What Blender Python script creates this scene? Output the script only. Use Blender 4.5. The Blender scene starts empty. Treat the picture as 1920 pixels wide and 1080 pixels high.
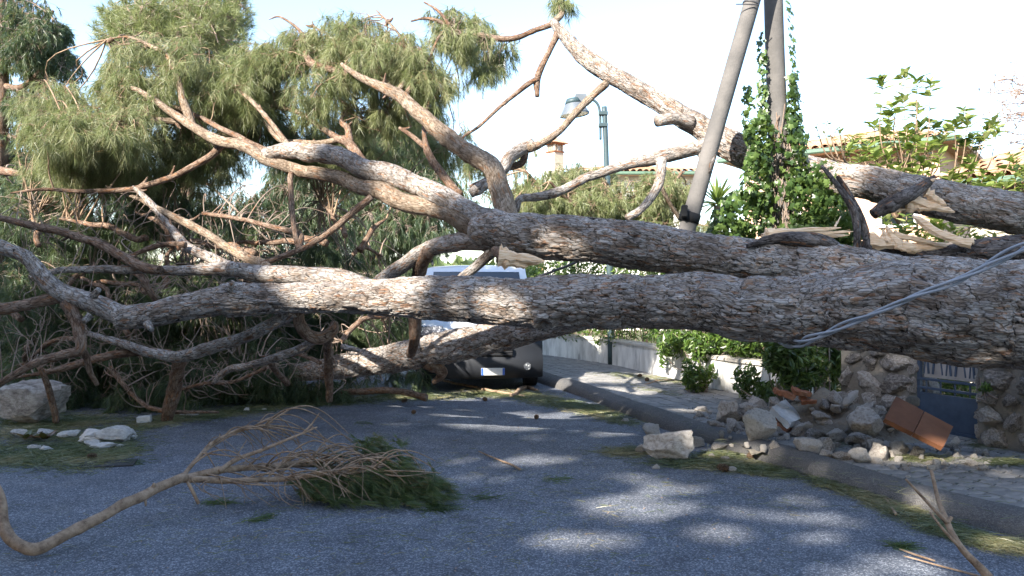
import bpy, bmesh, math, random
import numpy as np
from mathutils import Vector, Matrix
random.seed(7)
rng = np.random.default_rng(7)
sc = bpy.context.scene
COL = sc.collection
R = math.radians

# ------------------------------------------------------------------ camera, sky, sun, exposure
FPX, CAMZ = 1500.0, 1.6
cam_d = bpy.data.cameras.new('camera'); cam = bpy.data.objects.new('camera', cam_d); COL.objects.link(cam)
cam.location = (0, 0, CAMZ); cam.rotation_euler = (R(90), 0, 0)
cam_d.sensor_width = 36; cam_d.lens = 36 * FPX / 1920; cam_d.clip_end = 2000; cam_d.clip_start = .05
sc.camera = cam
SUN_EL = R(33); SUN_DIR = Vector((-.60 * math.cos(SUN_EL), -.80 * math.cos(SUN_EL), math.sin(SUN_EL))).normalized()
world = bpy.data.worlds.new('World'); sc.world = world; world.use_nodes = True
wn = world.node_tree.nodes; wl = world.node_tree.links; wn.clear()
sky = wn.new('ShaderNodeTexSky'); sky.sky_type = 'NISHITA'; sky.sun_disc = False
sky.sun_elevation = SUN_EL; sky.sun_rotation = math.atan2(SUN_DIR.x, SUN_DIR.y)
sky.air_density = 1.0; sky.dust_density = 1.1; sky.ozone_density = 1.0; sky.altitude = 60
bg = wn.new('ShaderNodeBackground'); bg.inputs[1].default_value = .15
wo = wn.new('ShaderNodeOutputWorld'); wl.new(sky.outputs[0], bg.inputs[0]); wl.new(bg.outputs[0], wo.inputs[0])
sl = bpy.data.lights.new('sun', 'SUN'); sl.energy = 5.0; sl.angle = R(.55); sl.color = (1, .93, .82)
so = bpy.data.objects.new('sun', sl); COL.objects.link(so)
so.rotation_euler = SUN_DIR.to_track_quat('Z', 'Y').to_euler(); so.location = (-20, -25, 30)
sc.view_settings.view_transform = 'Standard'; sc.view_settings.look = 'None'
sc.view_settings.exposure = 1.8; sc.view_settings.gamma = 1; sc.view_settings.use_curve_mapping = False
sc.render.engine = 'CYCLES'
sc.cycles.max_bounces = 6; sc.cycles.transparent_max_bounces = 8
S = np.array(SUN_DIR)

# ------------------------------------------------------------------ helpers
def W(px, py, d):
    """a point seen in the photograph, at its own distance d (metres)"""
    return np.array([(px - 960) / FPX * d, d, CAMZ - (py - 540) / FPX * d])
def G(px, py, z=0.0):
    """a point of the ground (height z) seen in the photograph"""
    d = (CAMZ - z) * FPX / (py - 540)
    return np.array([(px - 960) / FPX * d, d, z])
def tag(o, label=None, cat=None, group=None, kind=None):
    if label: o['label'] = label
    if cat: o['category'] = cat
    if group: o['group'] = group
    if kind: o['kind'] = kind
    return o
def empty(name, loc, label=None, cat=None, group=None):
    o = bpy.data.objects.new(name, None); COL.objects.link(o); o.location = tuple(loc); o.empty_display_size = .1
    o['_loc'] = list(map(float, loc)); return tag(o, label, cat, group)
def link(name, me, parent=None, mat=None):
    o = bpy.data.objects.new(name, me); COL.objects.link(o)
    if parent is not None:
        o.parent = parent
        o.matrix_parent_inverse = Matrix.Translation(parent.matrix_basis.translation).inverted() if parent.type == 'EMPTY' and parent.rotation_euler == Matrix.Identity(3).to_euler() else Matrix.Identity(4)
    if mat is not None and len(me.materials) == 0: me.materials.append(mat)
    return o
def npmesh(name, V, F, smooth=True, attrs=None):
    """V (n,3); F (m,k) with constant k"""
    V = np.asarray(V, np.float32); F = np.asarray(F, np.int32)
    me = bpy.data.meshes.new(name); me.vertices.add(len(V)); me.vertices.foreach_set('co', V.ravel())
    m, k = F.shape
    me.loops.add(m * k); me.loops.foreach_set('vertex_index', F.ravel())
    me.polygons.add(m); me.polygons.foreach_set('loop_start', np.arange(m, dtype=np.int32) * k)
    me.polygons.foreach_set('loop_total', np.full(m, k, np.int32))
    me.polygons.foreach_set('use_smooth', np.full(m, smooth, bool))
    for n, a in (attrs or {}).items():
        a = np.asarray(a, np.float32)
        if a.ndim == 1:
            at = me.attributes.new(n, 'FLOAT', 'POINT'); at.data.foreach_set('value', a)
        else:
            at = me.attributes.new(n, 'FLOAT_VECTOR', 'POINT'); at.data.foreach_set('vector', a.ravel())
    me.update(calc_edges=True); return me
def pymesh(name, V, F, smooth=False):
    me = bpy.data.meshes.new(name); me.from_pydata([tuple(map(float, v)) for v in V], [], [tuple(f) for f in F]); me.update()
    if smooth: me.polygons.foreach_set('use_smooth', [True] * len(me.polygons))
    return me
def bmobj(name, bm, mat, parent=None, smooth=False):
    me = bpy.data.meshes.new(name); bmesh.ops.recalc_face_normals(bm, faces=bm.faces[:]); bm.to_mesh(me); bm.free()
    if smooth: me.polygons.foreach_set('use_smooth', [True] * len(me.polygons))
    return link(name, me, parent, mat)
def box_bm(bm, c, size, rot=None, bevel=0.0, seg=1):
    r = bmesh.ops.create_cube(bm, size=1.0); vs = r['verts']
    bmesh.ops.scale(bm, vec=size, verts=vs)
    if bevel > 0:
        es = list({e for v in vs for e in v.link_edges})
        rb = bmesh.ops.bevel(bm, geom=es, offset=bevel, segments=seg, affect='EDGES', profile=.5)
        vs = list({v for f in rb['faces'] for v in f.verts} | {v for v in vs if v.is_valid})
    M = Matrix.Translation(Vector(c)) @ (rot.to_4x4() if rot is not None else Matrix.Identity(4))
    bmesh.ops.transform(bm, matrix=M, verts=vs); return vs
def box(name, c, size, mat, parent=None, rot=None, bevel=.004, seg=1):
    bm = bmesh.new(); box_bm(bm, c, size, rot, bevel, seg); return bmobj(name, bm, mat, parent)

# numpy noise -----------------------------------------------------
def _h(ix, iy, iz, s):
    n = (ix.astype(np.int64) * 374761393 + iy.astype(np.int64) * 668265263 + iz.astype(np.int64) * 2147483647 + s * 1274126177) & 0xffffffff
    n = ((n ^ (n >> 13)) * 1274126177) & 0xffffffff
    n = ((n ^ (n >> 15)) * 2246822519) & 0xffffffff
    return ((n ^ (n >> 16)) & 0xffffff) / float(0xffffff)
def vnoise(P, seed=0):
    P = np.asarray(P, float); I = np.floor(P).astype(np.int64); f = P - I; f = f * f * (3 - 2 * f); o = 0
    for dx in (0, 1):
        for dy in (0, 1):
            for dz in (0, 1):
                w = (f[:, 0] if dx else 1 - f[:, 0]) * (f[:, 1] if dy else 1 - f[:, 1]) * (f[:, 2] if dz else 1 - f[:, 2])
                o = o + w * _h(I[:, 0] + dx, I[:, 1] + dy, I[:, 2] + dz, seed)
    return o * 2 - 1
def fbm(P, oct=3, seed=0):
    P = np.asarray(P, float); o = 0; a = 1
    for k in range(oct): o = o + a * vnoise(P * 2 ** k, seed + k * 17); a *= .5
    return o
def worley(P, seed=0):
    I = np.floor(P).astype(np.int64); n = len(P)
    f1 = np.full(n, 9.); f2 = np.full(n, 9.); cid = np.zeros(n); loc = np.zeros(n)
    for dx in (-1, 0, 1):
        for dy in (-1, 0, 1):
            for dz in (-1, 0, 1):
                a, b, c = I[:, 0] + dx, I[:, 1] + dy, I[:, 2] + dz
                qx = a + _h(a, b, c, seed); qy = b + _h(a, b, c, seed + 1); qz = c + _h(a, b, c, seed + 2)
                d = np.sqrt((P[:, 0] - qx) ** 2 + (P[:, 1] - qy) ** 2 + (P[:, 2] - qz) ** 2)
                m = d < f1
                f2 = np.where(m, f1, np.minimum(f2, d)); cid = np.where(m, _h(a, b, c, seed + 3), cid)
                loc = np.where(m, P[:, 0] - qx, loc); f1 = np.where(m, d, f1)
    return f1, f2, cid, loc

# curves and tubes ------------------------------------------------
def spline(P, n):
    P = np.asarray(P, float)
    if len(P) == 2: 
        t = np.linspace(0, 1, n)[:, None]; return P[0] * (1 - t) + P[1] * t
    Q = np.vstack([2 * P[0] - P[1], P, 2 * P[-1] - P[-2]])
    L = np.concatenate([[0], np.cumsum(np.linalg.norm(np.diff(P[:, :3], axis=0), axis=1))]); L /= L[-1]
    T = np.linspace(0, 1, n); k = np.clip(np.searchsorted(L, T, side='right') - 1, 0, len(P) - 2)
    t = ((T - L[k]) / np.maximum(L[k + 1] - L[k], 1e-9))[:, None]
    p0, p1, p2, p3 = Q[k], Q[k + 1], Q[k + 2], Q[k + 3]
    return .5 * (2 * p1 + (p2 - p0) * t + (2 * p0 - 5 * p1 + 4 * p2 - p3) * t ** 2 + (3 * p1 - p0 - 3 * p2 + p3) * t ** 3)
def frames(C):
    T = np.gradient(C, axis=0); T /= np.linalg.norm(T, axis=1)[:, None] + 1e-12
    N = np.zeros_like(T); r = np.array([0, 0, 1.]) if abs(T[0, 2]) < .9 else np.array([1., 0, 0])
    n = np.cross(T[0], r); n /= np.linalg.norm(n); N[0] = n
    for i in range(1, len(T)):
        n = n - T[i] * np.dot(n, T[i]); n /= np.linalg.norm(n) + 1e-12; N[i] = n
    return T, N, np.cross(T, N)
def grid_faces(n, k, off=0):
    i = np.arange(n - 1)[:, None] * k; j = np.arange(k)[None, :]; j2 = (j + 1) % k
    return np.stack([i + j, i + j2, i + k + j2, i + k + j], -1).reshape(-1, 4) + off
def multi_tube(C, Rr, k=4):
    """C (N,K,3) many short curves, Rr (N,K) -> one mesh's V, F"""
    N, K, _ = C.shape
    T = np.gradient(C, axis=1); T /= np.linalg.norm(T, axis=2)[..., None] + 1e-9
    up = np.array([.31, .17, .93]); A = np.cross(T, up); A /= np.linalg.norm(A, axis=2)[..., None] + 1e-9; B = np.cross(T, A)
    th = np.arange(k) * 2 * math.pi / k
    V = C[:, :, None] + Rr[:, :, None, None] * (A[:, :, None] * np.cos(th)[:, None] + B[:, :, None] * np.sin(th)[:, None])
    base = (np.arange(N) * K * k)[:, None, None, None]; i = (np.arange(K - 1) * k)[None, :, None, None]
    j = np.arange(k)[None, None, :, None]; j2 = (j + 1) % k
    F = np.concatenate([base + i + j, base + i + j2, base + i + k + j2, base + i + k + j], -1).reshape(-1, 4)
    return V.reshape(-1, 3), F
SEED = [0]
def limb(name, pts, mat, parent=None, ds=.02, nth=20, amp=.25, plate=(.11, .05), endcap=True, knots=(), jag=0, bend=.0, label=None):
    """pts: (px,py,halfwidth px,d). One solid tube with real bark relief"""
    SEED[0] += 1; sd = SEED[0]
    A = np.array([np.append(W(p[0], p[1], p[3]), p[2] * p[3] / FPX) for p in pts])
    L = np.linalg.norm(np.diff(A[:, :3], axis=0), axis=1).sum(); n = max(6, int(L / ds))
    Q = spline(A, n); C = Q[:, :3]; rr = np.maximum(Q[:, 3], .002)
    s = np.concatenate([[0], np.cumsum(np.linalg.norm(np.diff(C, axis=0), axis=1))])
    if bend:
        for a in range(3): C[:, a] += bend * rr * fbm(np.stack([s * 3 + a * 9, s * 0, s * 0], 1), 2, sd)
    T, N, B = frames(C); th = np.linspace(0, 2 * math.pi, nth, endpoint=False)
    D = N[:, None] * np.cos(th)[None, :, None] + B[:, None] * np.sin(th)[None, :, None]
    bc = np.stack([np.repeat(s[:, None], nth, 1) + sd * 7.3, rr[:, None] * np.cos(th), rr[:, None] * np.sin(th)], -1).reshape(-1, 3)
    r0 = np.repeat(rr, nth)
    low = fbm(bc * [2.2, 6, 6], 2, sd) * .10 * r0 + (fbm(bc * [9, 7, 7], 2, sd + 2) ** 2) * .16 * r0 * (r0 < .1) + amp * .022 * np.minimum(r0 * 4, 1) * (1 - np.abs(fbm(bc * [3.2, 17, 17], 3, sd + 5)) * 2.2)
    wq = bc + .03 * np.stack([fbm(bc * 14, 2, 5), fbm(bc * 14, 2, 6), fbm(bc * 14, 2, 7)], 1)
    f1, f2, cid, loc = worley(wq / [plate[0], plate[1], plate[1]], 11)
    crack = np.clip((f2 - f1) / .13, 0, 1)
    h = crack ** .4 * (.35 + .75 * cid) + loc * .45
    g1, g2, gid, gloc = worley(wq / [plate[0] * .38, plate[1] * .42, plate[1] * .42], 23)
    h2 = np.clip((g2 - g1) / .2, 0, 1) * (.15 + .6 * gid)
    disp = low + amp * .05 * np.minimum(r0 * 4, 1) * (h + .22 * h2 - .6)
    V = (C[:, None] + D * rr[:, None, None]).reshape(-1, 3); Dn = D.reshape(-1, 3)
    dark = np.zeros(len(V))
    for (kx, ky, kd, kr, ka) in knots:
        K = W(kx, ky, kd); q = np.linalg.norm((V - K) + 0.0, axis=1) / kr
        disp += ka * (np.exp(-(q - .75) ** 2 * 7) - .9 * np.exp(-q * q * 6) * 1.0) * (1 + .35 * np.sin(q * 17))
        dark = np.maximum(dark, np.exp(-q * q * 5))
    V = V + Dn * disp[:, None]
    if jag:
        e = (np.arange(n)[:, None].repeat(nth, 1).ravel() > n - 2)
        V[e] += T[-1] * (rng.random(e.sum())[:, None] * jag)
    F = grid_faces(n, nth)
    at = {'bc': bc, 'crack': np.clip(crack * (.68 + .32 * np.clip((g2 - g1) / .2, 0, 1)), 0, 1), 'pid': cid * .6 + gid * .4, 'knot': dark}
    # end caps
    if endcap:
        m = len(V); V = np.vstack([V, C[0] - T[0] * rr[0] * .1, C[-1] + T[-1] * rr[-1] * .15])
        j = np.arange(nth); j2 = (j + 1) % nth
        e0 = np.stack([j2, j, np.full(nth, m), np.full(nth, m)], 1); e1 = np.stack([(n - 1) * nth + j, (n - 1) * nth + j2, np.full(nth, m + 1), np.full(nth, m + 1)], 1)
        at = {k: (np.vstack([v, v[:1], v[-1:]]) if v.ndim == 2 else np.append(v, [v[0], v[-1]])) for k, v in at.items()}
        me = npmesh2(name, V, F, np.vstack([e0[:, :3], e1[:, :3]]), at)
    else: me = npmesh(name, V, F, True, at)
    o = link(name, me, parent, mat)
    if label: o['label'] = label
    return o, C, rr
def npmesh2(name, V, Q, T3, attrs=None, smooth=True):
    """quads Q and triangles T3 in one mesh"""
    V = np.asarray(V, np.float32); me = bpy.data.meshes.new(name); me.vertices.add(len(V)); me.vertices.foreach_set('co', V.ravel())
    li = np.concatenate([Q.ravel(), T3.ravel()]).astype(np.int32); me.loops.add(len(li)); me.loops.foreach_set('vertex_index', li)
    tot = np.concatenate([np.full(len(Q), 4), np.full(len(T3), 3)]).astype(np.int32); st = np.concatenate([[0], np.cumsum(tot)[:-1]]).astype(np.int32)
    me.polygons.add(len(tot)); me.polygons.foreach_set('loop_start', st); me.polygons.foreach_set('loop_total', tot)
    me.polygons.foreach_set('use_smooth', np.full(len(tot), smooth, bool))
    for n, a in (attrs or {}).items():
        a = np.asarray(a, np.float32)
        if a.ndim == 1: at = me.attributes.new(n, 'FLOAT', 'POINT'); at.data.foreach_set('value', a)
        else: at = me.attributes.new(n, 'FLOAT_VECTOR', 'POINT'); at.data.foreach_set('vector', a.ravel())
    me.update(calc_edges=True); return me

# ------------------------------------------------------------------ materials
class NT:
    def __init__(s, name, rough=.85, spec=.3):
        s.m = bpy.data.materials.new(name); s.m.use_nodes = True; s.n = s.m.node_tree.nodes; s.l = s.m.node_tree.links
        s.b = s.n['Principled BSDF']; s.b.inputs['Roughness'].default_value = rough; s.b.inputs['Specular IOR Level'].default_value = spec
        s.out = s.n['Material Output']
    def new(s, t, **k):
        x = s.n.new(t)
        for a, v in k.items(): setattr(x, a, v)
        return x
    def co(s): return s.new('ShaderNodeTexCoord').outputs['Object']
    def attr(s, n): return s.new('ShaderNodeAttribute', attribute_name=n)
    def mapping(s, v, sc_):
        m = s.new('ShaderNodeMapping'); s.l.new(v, m.inputs[0]); m.inputs['Scale'].default_value = sc_; return m.outputs[0]
    def noise(s, v, scale, det=4, rough=.55):
        x = s.new('ShaderNodeTexNoise'); s.l.new(v, x.inputs['Vector']); x.inputs['Scale'].default_value = scale
        x.inputs['Detail'].default_value = det; x.inputs['Roughness'].default_value = rough; return x.outputs['Fac']
    def vor(s, v, scale, feat='F1'):
        x = s.new('ShaderNodeTexVoronoi', feature=feat); s.l.new(v, x.inputs['Vector']); x.inputs['Scale'].default_value = scale; return x
    def ramp(s, f, stops):
        x = s.new('ShaderNodeValToRGB'); s.l.new(f, x.inputs[0]); e = x.color_ramp.elements
        while len(e) < len(stops): e.new(.5)
        for i, (p, c) in enumerate(stops): e[i].position = p; e[i].color = (*c, 1) if len(c) == 3 else c
        return x.outputs[0]
    def mix(s, f, a, b, mode='MIX'):
        x = s.new('ShaderNodeMix', data_type='RGBA', blend_type=mode)
        for i, v in ((0, f), (6, a), (7, b)):
            if isinstance(v, (int, float)): x.inputs[i].default_value = v
            elif isinstance(v, tuple): x.inputs[i].default_value = (*v, 1)
            else: s.l.new(v, x.inputs[i])
        return x.outputs[2]
    def math(s, op, a, b=0.0):
        x = s.new('ShaderNodeMath', operation=op)
        for i, v in ((0, a), (1, b)):
            if isinstance(v, (int, float)): x.inputs[i].default_value = v
            else: s.l.new(v, x.inputs[i])
        return x.outputs[0]
    def color(s, c):
        if isinstance(c, tuple): s.b.inputs['Base Color'].default_value = (*c, 1)
        else: s.l.new(c, s.b.inputs['Base Color'])
    def bump(s, h, dist, strength=1.0):
        x = s.new('ShaderNodeBump'); s.l.new(h, x.inputs['Height']); x.inputs['Distance'].default_value = dist; x.inputs['Strength'].default_value = strength
        s.l.new(x.outputs[0], s.b.inputs['Normal'])
    def translucent(s, fac, col):
        t = s.new('ShaderNodeBsdfTranslucent'); m = s.new('ShaderNodeMixShader'); m.inputs[0].default_value = fac
        if isinstance(col, tuple): t.inputs[0].default_value = (*col, 1)
        else: s.l.new(col, t.inputs[0])
        s.l.new(s.b.outputs[0], m.inputs[1]); s.l.new(t.outputs[0], m.inputs[2]); s.l.new(m.outputs[0], s.out.inputs[0])

def bark(name, plates, crackcol, warm=.0):
    k = NT(name, .92, .15); bc = k.attr('bc').outputs['Vector']; pid = k.attr('pid').outputs['Fac']; cr = k.attr('crack').outputs['Fac']; kn = k.attr('knot').outputs['Fac']
    blot = k.ramp(k.noise(bc, 2.6, 5, .7), [(.4, (.68, .66, .65)), (.58, (1.08, 1.08, 1.08))])
    st = k.mapping(bc, (9, 40, 40)); wob = k.noise(st, 1.6, 4)
    v = k.vor(k.mix(.12, st, wob, 'ADD'), 1.5); cellc = v.outputs['Color']
    f = k.math('ADD', k.math('MULTIPLY', pid, .55), k.math('MULTIPLY', k.noise(bc, 9, 5, .7), .45))
    c = k.ramp(f, plates)
    c = k.mix(k.math('MULTIPLY', k.noise(st, 3.5, 5, .75), .6), c, k.mix(.55, c, (.03, .026, .024), 'MIX'))
    sep = k.new('ShaderNodeSeparateColor'); k.l.new(cellc, sep.inputs[0])
    orange = k.math('GREATER_THAN', sep.outputs[0], .93)
    c = k.mix(k.math('MULTIPLY', orange, .6), c, (.34, .16, .075))
    v2 = k.vor(st, 1.2, 'DISTANCE_TO_EDGE'); fine = k.ramp(v2.outputs['Distance'], [(0, (0, 0, 0)), (.10, (1, 1, 1))])
    ck = k.ramp(cr, [(.02, (0, 0, 0)), (.30, (1, 1, 1))])
    ck = k.math('MULTIPLY', ck, k.math('ADD', .35, k.math('MULTIPLY', fine, .65)))
    c = k.mix(ck, crackcol, c)
    fis = k.ramp(k.noise(k.mapping(bc, (4.5, 36, 36)), 1.0, 6, .66), [(.40, (0, 0, 0)), (.485, (.0, .0, .0)), (.50, (.9, .9, .9)), (.53, (0, 0, 0))]); c = k.mix(fis, c, k.mix(.55, c, crackcol))
    c = k.mix(k.math('MULTIPLY', kn, .75), c, (.035, .028, .024))
    c = k.mix(1.0, c, blot, 'MULTIPLY'); k.color(c); k.bump(k.math('ADD', ck, k.noise(st, 5, 6, .7)), .008, 1); return k.m
M = {}
M['bark'] = bark('pine_bark', [(.2, (.20, .16, .135)), (.36, (.33, .265, .215)), (.48, (.43, .385, .35)), (.6, (.53, .50, .475)), (.7, (.46, .33, .235)), (.85, (.52, .48, .45))], (.014, .012, .011))
M['bark_dark'] = bark('old_pine_bark', [(.2, (.06, .05, .045)), (.45, (.13, .11, .10)), (.65, (.24, .22, .21)), (.85, (.19, .12, .08))], (.012, .01, .009))
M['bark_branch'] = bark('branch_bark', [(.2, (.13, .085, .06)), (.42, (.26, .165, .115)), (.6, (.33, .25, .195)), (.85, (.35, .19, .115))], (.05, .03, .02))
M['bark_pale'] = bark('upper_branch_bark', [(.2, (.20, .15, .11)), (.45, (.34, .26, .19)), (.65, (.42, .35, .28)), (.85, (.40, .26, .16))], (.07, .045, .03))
k = NT('twig_bark', .9, .1); c = k.ramp(k.noise(k.co(), 3, 3), [(.3, (.17, .12, .09)), (.55, (.30, .24, .20)), (.8, (.26, .14, .08))]); k.color(c); M['twig'] = k.m
k = NT('dry_twig_bark', .85, .15); c = k.ramp(k.noise(k.co(), 14, 6, .75), [(.32, (.10, .065, .045)), (.5, (.25, .175, .12)), (.62, (.32, .235, .165)), (.78, (.18, .11, .07))]); k.color(c); k.bump(k.noise(k.co(), 160, 3), .002); M['drytwig'] = k.m
def needle_mat(name, a, b, d, tr=.35):
    k = NT(name, .42, .6); r = k.attr('rnd').outputs['Fac']; n = k.noise(k.co(), 1.1, 3)
    f = k.math('ADD', k.math('MULTIPLY', r, .8), k.math('MULTIPLY', n, .3)); c = k.ramp(f, [(.2, a), (.5, b), (.82, d), (.9, d), (.95, (.30, .19, .08))]); k.color(c)
    k.translucent(tr, k.mix(.5, c, (.20, .24, .05), 'MIX')); return k.m
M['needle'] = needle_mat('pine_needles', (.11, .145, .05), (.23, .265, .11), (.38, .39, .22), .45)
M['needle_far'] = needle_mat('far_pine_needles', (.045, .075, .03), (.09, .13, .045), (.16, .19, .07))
M['needle_dark'] = needle_mat('cedar_and_shaded_needles', (.03, .06, .035), (.06, .10, .05), (.11, .15, .06))  # also on the fallen pine's low crown, its shade put into the colour
M['needle_fresh'] = needle_mat('fresh_pine_needles', (.025, .05, .016), (.05, .09, .026), (.12, .16, .05))
M['litter'] = needle_mat('needle_litter', (.05, .075, .03), (.12, .14, .06), (.28, .24, .13), .15)
def leafmat(name, a, b, d, tr=.3, rough=.35):
    k = NT(name, rough, .5); oi = k.new('ShaderNodeObjectInfo').outputs['Random']; r = k.attr('rnd').outputs['Fac']
    f = k.math('FRACT', k.math('ADD', oi, r)); c = k.ramp(f, [(.1, a), (.5, b), (.9, d)]); k.color(c); k.translucent(tr, k.mix(.5, c, (.22, .3, .03))); return k.m
M['ivy'] = leafmat('ivy_leaf', (.03, .06, .018), (.06, .11, .03), (.12, .18, .05))
M['magnolia'] = leafmat('broad_leaf', (.13, .19, .045), (.26, .32, .09), (.42, .44, .19), .5)
M['hedge'] = leafmat('hedge_leaf', (.03, .065, .015), (.07, .13, .025), (.13, .2, .04))
M['deadleaf'] = leafmat('dead_leaf', (.10, .045, .02), (.06, .09, .02), (.16, .08, .03), .1)
# asphalt
k = NT('asphalt', .8, .35); co = k.co(); n1 = k.vor(k.mapping(co, (1, 1, 1)), 115); n2 = k.noise(co, 260, 3, .8); n3 = k.noise(co, .7, 4)
sep = k.new('ShaderNodeSeparateColor'); k.l.new(n1.outputs['Color'], sep.inputs[0])
sp = k.ramp(sep.outputs[0], [(.0, (.045, .055, .075)), (.5, (.095, .11, .142)), (.72, (.17, .19, .225)), (.9, (.42, .44, .48))])
c = k.mix(.35, sp, k.ramp(n2, [(.3, (.04, .046, .058)), (.7, (.25, .262, .285))])); c = k.mix(1.0, c, k.ramp(n3, [(.3, (.75, .75, .78)), (.7, (1.0, 1.0, 1.0))]), 'MULTIPLY')
st_ = k.ramp(k.noise(k.mapping(co, (1, 1, 1)), 2.8, 5, .6), [(.3, (.78, .78, .78)), (.6, (1.06, 1.06, 1.06))]); c = k.mix(1.0, c, st_, 'MULTIPLY')
dust = k.ramp(k.noise(k.mapping(co, (1, 1.3, 1)), 1.7, 6, .7), [(.56, (0, 0, 0)), (.72, (1, 1, 1))]); c = k.mix(k.math('MULTIPLY', dust, .22), c, (.3, .28, .25))
wc = k.new('ShaderNodeVectorMath', operation='ADD'); k.l.new(co, wc.inputs[0]); nz = k.new('ShaderNodeTexNoise'); k.l.new(co, nz.inputs['Vector']); nz.inputs['Scale'].default_value = 2.2; nz.inputs['Detail'].default_value = 5; k.l.new(nz.outputs['Color'], wc.inputs[1])
ve = k.vor(wc.outputs[0], .42, 'DISTANCE_TO_EDGE'); ckr = k.ramp(ve.outputs['Distance'], [(0, (1, 1, 1)), (.004, (1, 1, 1)), (.009, (0, 0, 0))]); c = k.mix(k.math('MULTIPLY', ckr, .28), c, (.03, .03, .032))
k.color(c); k.bump(k.math('ADD', k.math('MULTIPLY', n1.outputs['Distance'], -1), n2), .006, 1); M['asphalt'] = k.m
k = NT('kerb_asphalt', .85, .25); co = k.co(); n1 = k.vor(co, 130); sep = k.new('ShaderNodeSeparateColor'); k.l.new(n1.outputs['Color'], sep.inputs[0])
c = k.ramp(sep.outputs[0], [(0, (.07, .07, .073)), (.6, (.095, .094, .096)), (.95, (.14, .138, .136))]); c = k.mix(k.ramp(k.noise(co, 2.2, 5, .7), [(.45, (0, 0, 0)), (.75, (.5, .5, .5))]), c, (.2, .18, .16))
k.color(c); k.bump(k.math('ADD', n1.outputs['Distance'], k.noise(co, 60, 5)), .006); M['kerb'] = k.m
def stone(name, stops, sc1=6, sc2=40, bd=.012, rough=.9, pits=True):
    k = NT(name, rough, .2); co = k.co(); oi = k.new('ShaderNodeObjectInfo').outputs['Random']
    f = k.math('ADD', k.noise(co, sc1, 6, .65), k.math('MULTIPLY', k.math('SUBTRACT', oi, .5), .22)); c = k.ramp(f, stops)
    c = k.mix(k.math('MULTIPLY', k.noise(co, sc2, 6, .8), .5), c, k.mix(.6, c, (.07, .06, .05)))
    if pits: v = k.vor(co, sc2 * .9); h = k.math('ADD', k.noise(co, sc2 * .6, 8, .7), k.math('MULTIPLY', v.outputs['Distance'], .5))
    else: h = k.noise(co, sc2, 6)
    k.color(c); k.bump(h, bd); return k.m
M['rock'] = stone('tufa_rock', [(.3, (.30, .26, .23)), (.45, (.50, .455, .41)), (.6, (.66, .62, .58)), (.75, (.52, .42, .33))])
M['wallstone'] = stone('wall_stone', [(.3, (.16, .145, .135)), (.48, (.36, .33, .305)), (.68, (.60, .57, .54))])
M['mortar'] = stone('mortar', [(.3, (.2, .19, .175)), (.7, (.32, .3, .27))], 5, 60, .01)
M['concrete'] = stone('white_concrete', [(.3, (.5, .49, .48)), (.5, (.72, .71, .69)), (.7, (.8, .79, .78))], 4, 40, .01)
M['dirt'] = stone('dusty_soil', [(.3, (.10, .08, .06)), (.5, (.2, .17, .135)), (.7, (.28, .25, .2))], 3, 30, .02)
M['soil'] = stone('joint_soil', [(.3, (.012, .011, .009)), (.5, (.025, .022, .018)), (.7, (.05, .044, .036))], 3, 30, .01)
M['earth'] = stone('ground_earth', [(.3, (.045, .055, .025)), (.5, (.07, .08, .035)), (.7, (.11, .10, .055))], 1.5, 18, .03)
M['paver'] = stone('grey_paver', [(.3, (.17, .17, .17)), (.5, (.25, .245, .24)), (.7, (.34, .325, .31))], 5, 70, .004)
M['terracotta'] = stone('terracotta', [(.3, (.24, .09, .045)), (.5, (.33, .13, .065)), (.7, (.42, .19, .10))], 5, 60, .004, pits=False)
M['tile'] = stone('roof_tile', [(.3, (.36, .21, .13)), (.5, (.5, .30, .19)), (.7, (.58, .42, .30))], 7, 40, .004, pits=False)
M['slab'] = stone('brown_glazed_slab', [(.3, (.17, .068, .034)), (.5, (.225, .092, .045)), (.7, (.28, .125, .065))], 3, 90, .002, .5, False)
M['brick'] = stone('broken_brick', [(.3, (.22, .085, .045)), (.5, (.33, .13, .07)), (.7, (.42, .25, .17))], 8, 50, .008)
M['polecon'] = stone('pole_concrete', [(.3, (.085, .083, .082)), (.5, (.12, .115, .112)), (.7, (.165, .155, .148))], 3, 60, .003)
M['cap'] = stone('wall_cap', [(.3, (.38, .35, .31)), (.5, (.5, .46, .41)), (.7, (.56, .53, .48))], 4, 60, .005)
k = NT('stained_plaster', .9, .15); co = k.co(); st = k.noise(k.mapping(co, (2.5, 2.5, .7)), 2.2, 6, .65)
c = k.ramp(st, [(.3, (.30, .30, .29)), (.42, (.56, .55, .53)), (.6, (.74, .73, .70))]); c = k.mix(k.ramp(k.noise(k.mapping(co, (5, 5, 1.6)), 1, 6), [(.5, (0, 0, 0)), (.75, (.55, .55, .55))]), c, (.25, .24, .22))
k.color(c); k.bump(k.noise(co, 50, 5), .004); M['plaster'] = k.m
def plain(name, col, rough=.6, metal=0.0, spec=.4, var=.15, bump=0.0, coat=0.0):
    k = NT(name, rough, spec); co = k.co(); d = tuple(x * (1 - var) for x in col); c = k.ramp(k.noise(co, 7, 5, .7), [(.35, d), (.65, col)]); k.color(c)
    k.b.inputs['Metallic'].default_value = metal; k.b.inputs['Coat Weight'].default_value = coat
    if bump: k.bump(k.noise(co, 120, 4), bump)
    return k.m
M['gateblue'] = plain('blue_gate_paint', (.055, .085, .14), .5, var=.3, bump=.001)
M['gatesheet'] = plain('pale_gate_sheet', (.42, .40, .39), .7)
M['lamppaint'] = plain('lamp_paint', (.045, .075, .085), .5, var=.25)
M['lampgrey'] = plain('lamp_shade_grey', (.16, .18, .20), .35, .3)
M['lampglass'] = plain('lamp_diffuser', (.62, .58, .42), .4)
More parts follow.
